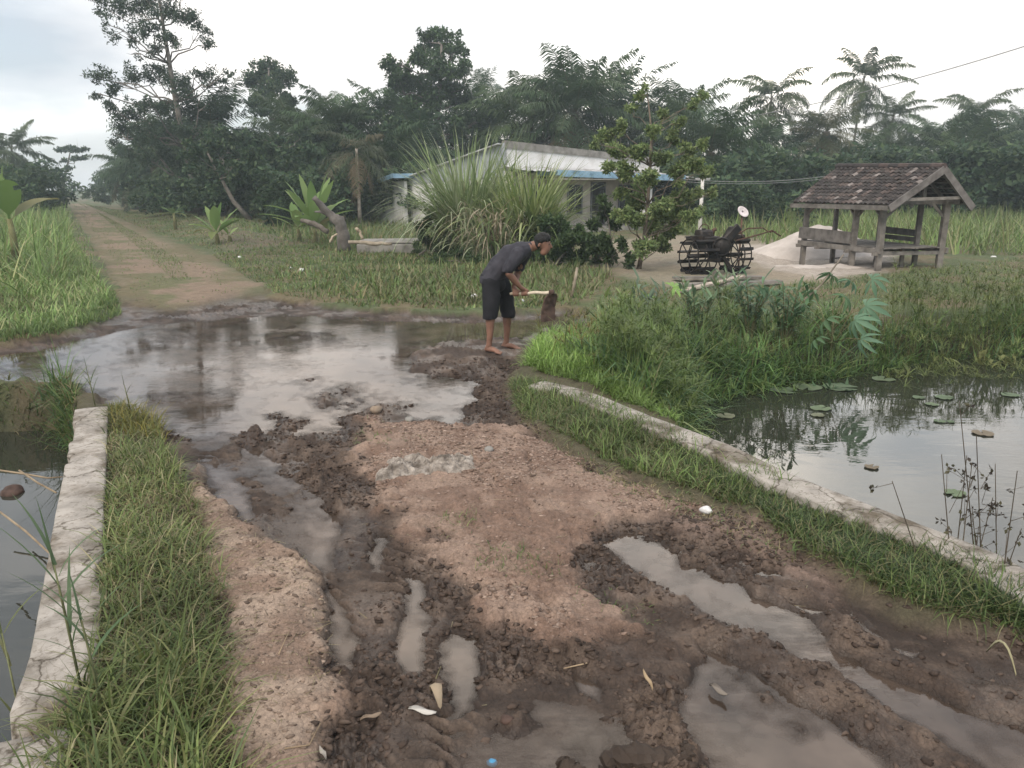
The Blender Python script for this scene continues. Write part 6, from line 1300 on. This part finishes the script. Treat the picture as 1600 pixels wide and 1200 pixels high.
def twig(pts, r, label, col=(1.9,1.6,1.2)):
    P = []
    for a, c in pts: q = G(a, c, .02); P.append((q[0], q[1], zat(q[0], q[1])+.012))
    o = MB().tube(P, r, 5, col=col).build('twig', M['bark'], None, True); tag(o, label, 'twig')
twig([(445,1173),(483,1164),(500,1123)], .0028, 'bent straw on the tan strip near the lower border'); twig([(436,1028),(452,992)], .0022, 'short straw on the tan strip beside the left rut'); twig([(880,1026),(918,1028)], .003, 'short pale twig on the dark mud below the red patch'); twig([(735,700),(738,716)], .002, 'tiny pale twig on the red soil'); twig([(1100,880),(1080,905),(1062,925)], .003, 'thin twig along the far edge of the long puddle', (.8,.7,.6))
def chunk(px, py, L, W_, H_, rz, label, seed):
    q = G(px, py, -.03); rng = np.random.default_rng(seed); b = MB(); n = 14; P = []; rad = []
    for i in range(n): u = i/(n-1); P.append((L*(u-.5), .02*math.sin(u*4+seed), H_*.35+.5*H_*math.sin(u*3.1)*.4)); rad.append(W_*.5*(.35+.75*math.sin(math.pi*(u*.84+.1)))*(.8+.4*rng.random()))
    b.tube(P, rad, 9, col=(.33,.27,.24)); b.v = [(x+rng.normal(0,.004), y+rng.normal(0,.004), z*.8+rng.normal(0,.004)) for x, y, z in b.v]
    o = b.build('wood_chunk', M['bark'], None); o.location = (q[0], q[1], max(zat(q[0], q[1]), WZ)); o.rotation_euler = (0, 0, rz); tag(o, label, 'wood', 'rotten wood at the lower border')
chunk(1000, 1190, .26, .09, .07, .25, 'longest dark rotten wood chunk at the lower border', 1); chunk(895, 1196, .11, .06, .05, -.3, 'short dark wood chunk left of the longest one', 2); chunk(1068, 1185, .10, .05, .05, 1.1, 'upright dark splinter of wood right of the longest chunk', 3)
# ---------------------------------------------------------------- camera, sky, fill lamp, air
cam = bpy.data.cameras.new('camera'); co = bpy.data.objects.new('camera', cam); COL.objects.link(co)
cam.sensor_width = 36; cam.lens = 36*F/1600; cam.clip_end = 3000; cam.clip_start = .05
co.location = (0, 0, HC); co.rotation_euler = (math.pi/2-PITCH, 0, 0); S.camera = co
SUN_EL, SUN_AZ = R(46), R(205); GLOW = R(27); GAZ = R(14)
w = bpy.data.worlds.new('World'); S.world = w; w.use_nodes = True; nt = w.node_tree; bg = nt.nodes['Background']
sky = nt.nodes.new('ShaderNodeTexSky'); sky.sky_type = 'NISHITA'; sky.sun_disc = False
sky.sun_elevation = SUN_EL; sky.sun_rotation = SUN_AZ; sky.air_density = 1.2; sky.dust_density = 2.0
tc = nt.nodes.new('ShaderNodeTexCoord'); mp = nt.nodes.new('ShaderNodeMapping'); mp.inputs['Scale'].default_value = (1.0, 1.0, 2.6)
nt.links.new(tc.outputs['Generated'], mp.inputs[0])
cn = nt.nodes.new('ShaderNodeTexNoise'); cn.inputs['Scale'].default_value = 2.1; cn.inputs['Detail'].default_value = 7; cn.inputs['Roughness'].default_value = .52; cn.inputs['Distortion'].default_value = .3
nt.links.new(mp.outputs[0], cn.inputs['Vector'])
cm = ramp(nt, cn.outputs['Fac'], [(.36, .55), (.55, .97)])          # overcast cover
cn2 = nt.nodes.new('ShaderNodeTexNoise'); cn2.inputs['Scale'].default_value = 3.4; cn2.inputs['Detail'].default_value = 6
mp2 = nt.nodes.new('ShaderNodeMapping'); mp2.inputs['Scale'].default_value = (1, 1, 3.2); mp2.inputs['Location'].default_value = (3.1, 1.7, .4)
nt.links.new(tc.outputs['Generated'], mp2.inputs[0]); nt.links.new(mp2.outputs[0], cn2.inputs['Vector'])
cc = ramp(nt, cn2.outputs['Fac'], [(.32, (3.3, 3.6, 4.0)), (.5, (5.0, 5.15, 5.35)), (.68, (8.1, 7.9, 7.7))])  # cloud: shaded base to thin bright parts
# cloud lit by the sunset ahead: brighter and warmer round its direction
sd = nt.nodes.new('ShaderNodeVectorMath'); sd.operation = 'DOT_PRODUCT'
sd.inputs[1].default_value = (math.sin(GAZ)*math.cos(GLOW), math.cos(GAZ)*math.cos(GLOW), math.sin(GLOW)); nt.links.new(tc.outputs['Generated'], sd.inputs[0])
sg = ramp(nt, sd.outputs['Value'], [(.40, (.90, .93, .97)), (.66, (1.0, 1.0, 1.01)), (.80, (1.10, 1.05, 1.01)), (.91, (1.48, 1.33, 1.19)), (.962, (2.6, 2.38, 2.12))])
lit = mul(nt, cc.outputs[0], sg.outputs[0])
mx = nt.nodes.new('ShaderNodeMix'); mx.data_type = 'RGBA'; nt.links.new(cm.outputs[0], mx.inputs[0]); nt.links.new(sky.outputs[0], mx.inputs[6]); nt.links.new(lit, mx.inputs[7])
nt.links.new(mx.outputs[2], bg.inputs['Color']); bg.inputs['Strength'].default_value = .14
sl = bpy.data.lights.new('fill_sun', 'SUN'); sl.energy = 2.0; sl.angle = R(35); sl.color = (1, .90, .78)  # added fill from behind the camera to brighten fronts, against the sunset glow
so = bpy.data.objects.new('fill_sun', sl); COL.objects.link(so)
so.rotation_euler = (math.pi/2-SUN_EL, 0, math.pi-SUN_AZ)
HAZE = True
if HAZE:
    hz = MB().box((0, 110, 13.4), (560, 300, 30)); m, nt, p, out = newmat('haze air'); nt.nodes.remove(p)
    pv = nt.nodes.new('ShaderNodeVolumePrincipled'); pv.inputs['Color'].default_value = (.80, .92, 1.0, 1); pv.inputs['Density'].default_value = .0015
    pv.inputs['Anisotropy'].default_value = .3
    nt.links.new(pv.outputs[0], out.inputs['Volume'])
    tag(hz.build('haze', m), kind='stuff')
S.view_settings.view_transform = 'Standard'; S.view_settings.look = 'None'; S.view_settings.exposure = .54; S.view_settings.gamma = 1
S.render.engine = 'CYCLES'; S.cycles.max_bounces = 6; S.cycles.volume_bounces = 1; S.cycles.use_denoising = True
S.cycles.transparent_max_bounces = 8
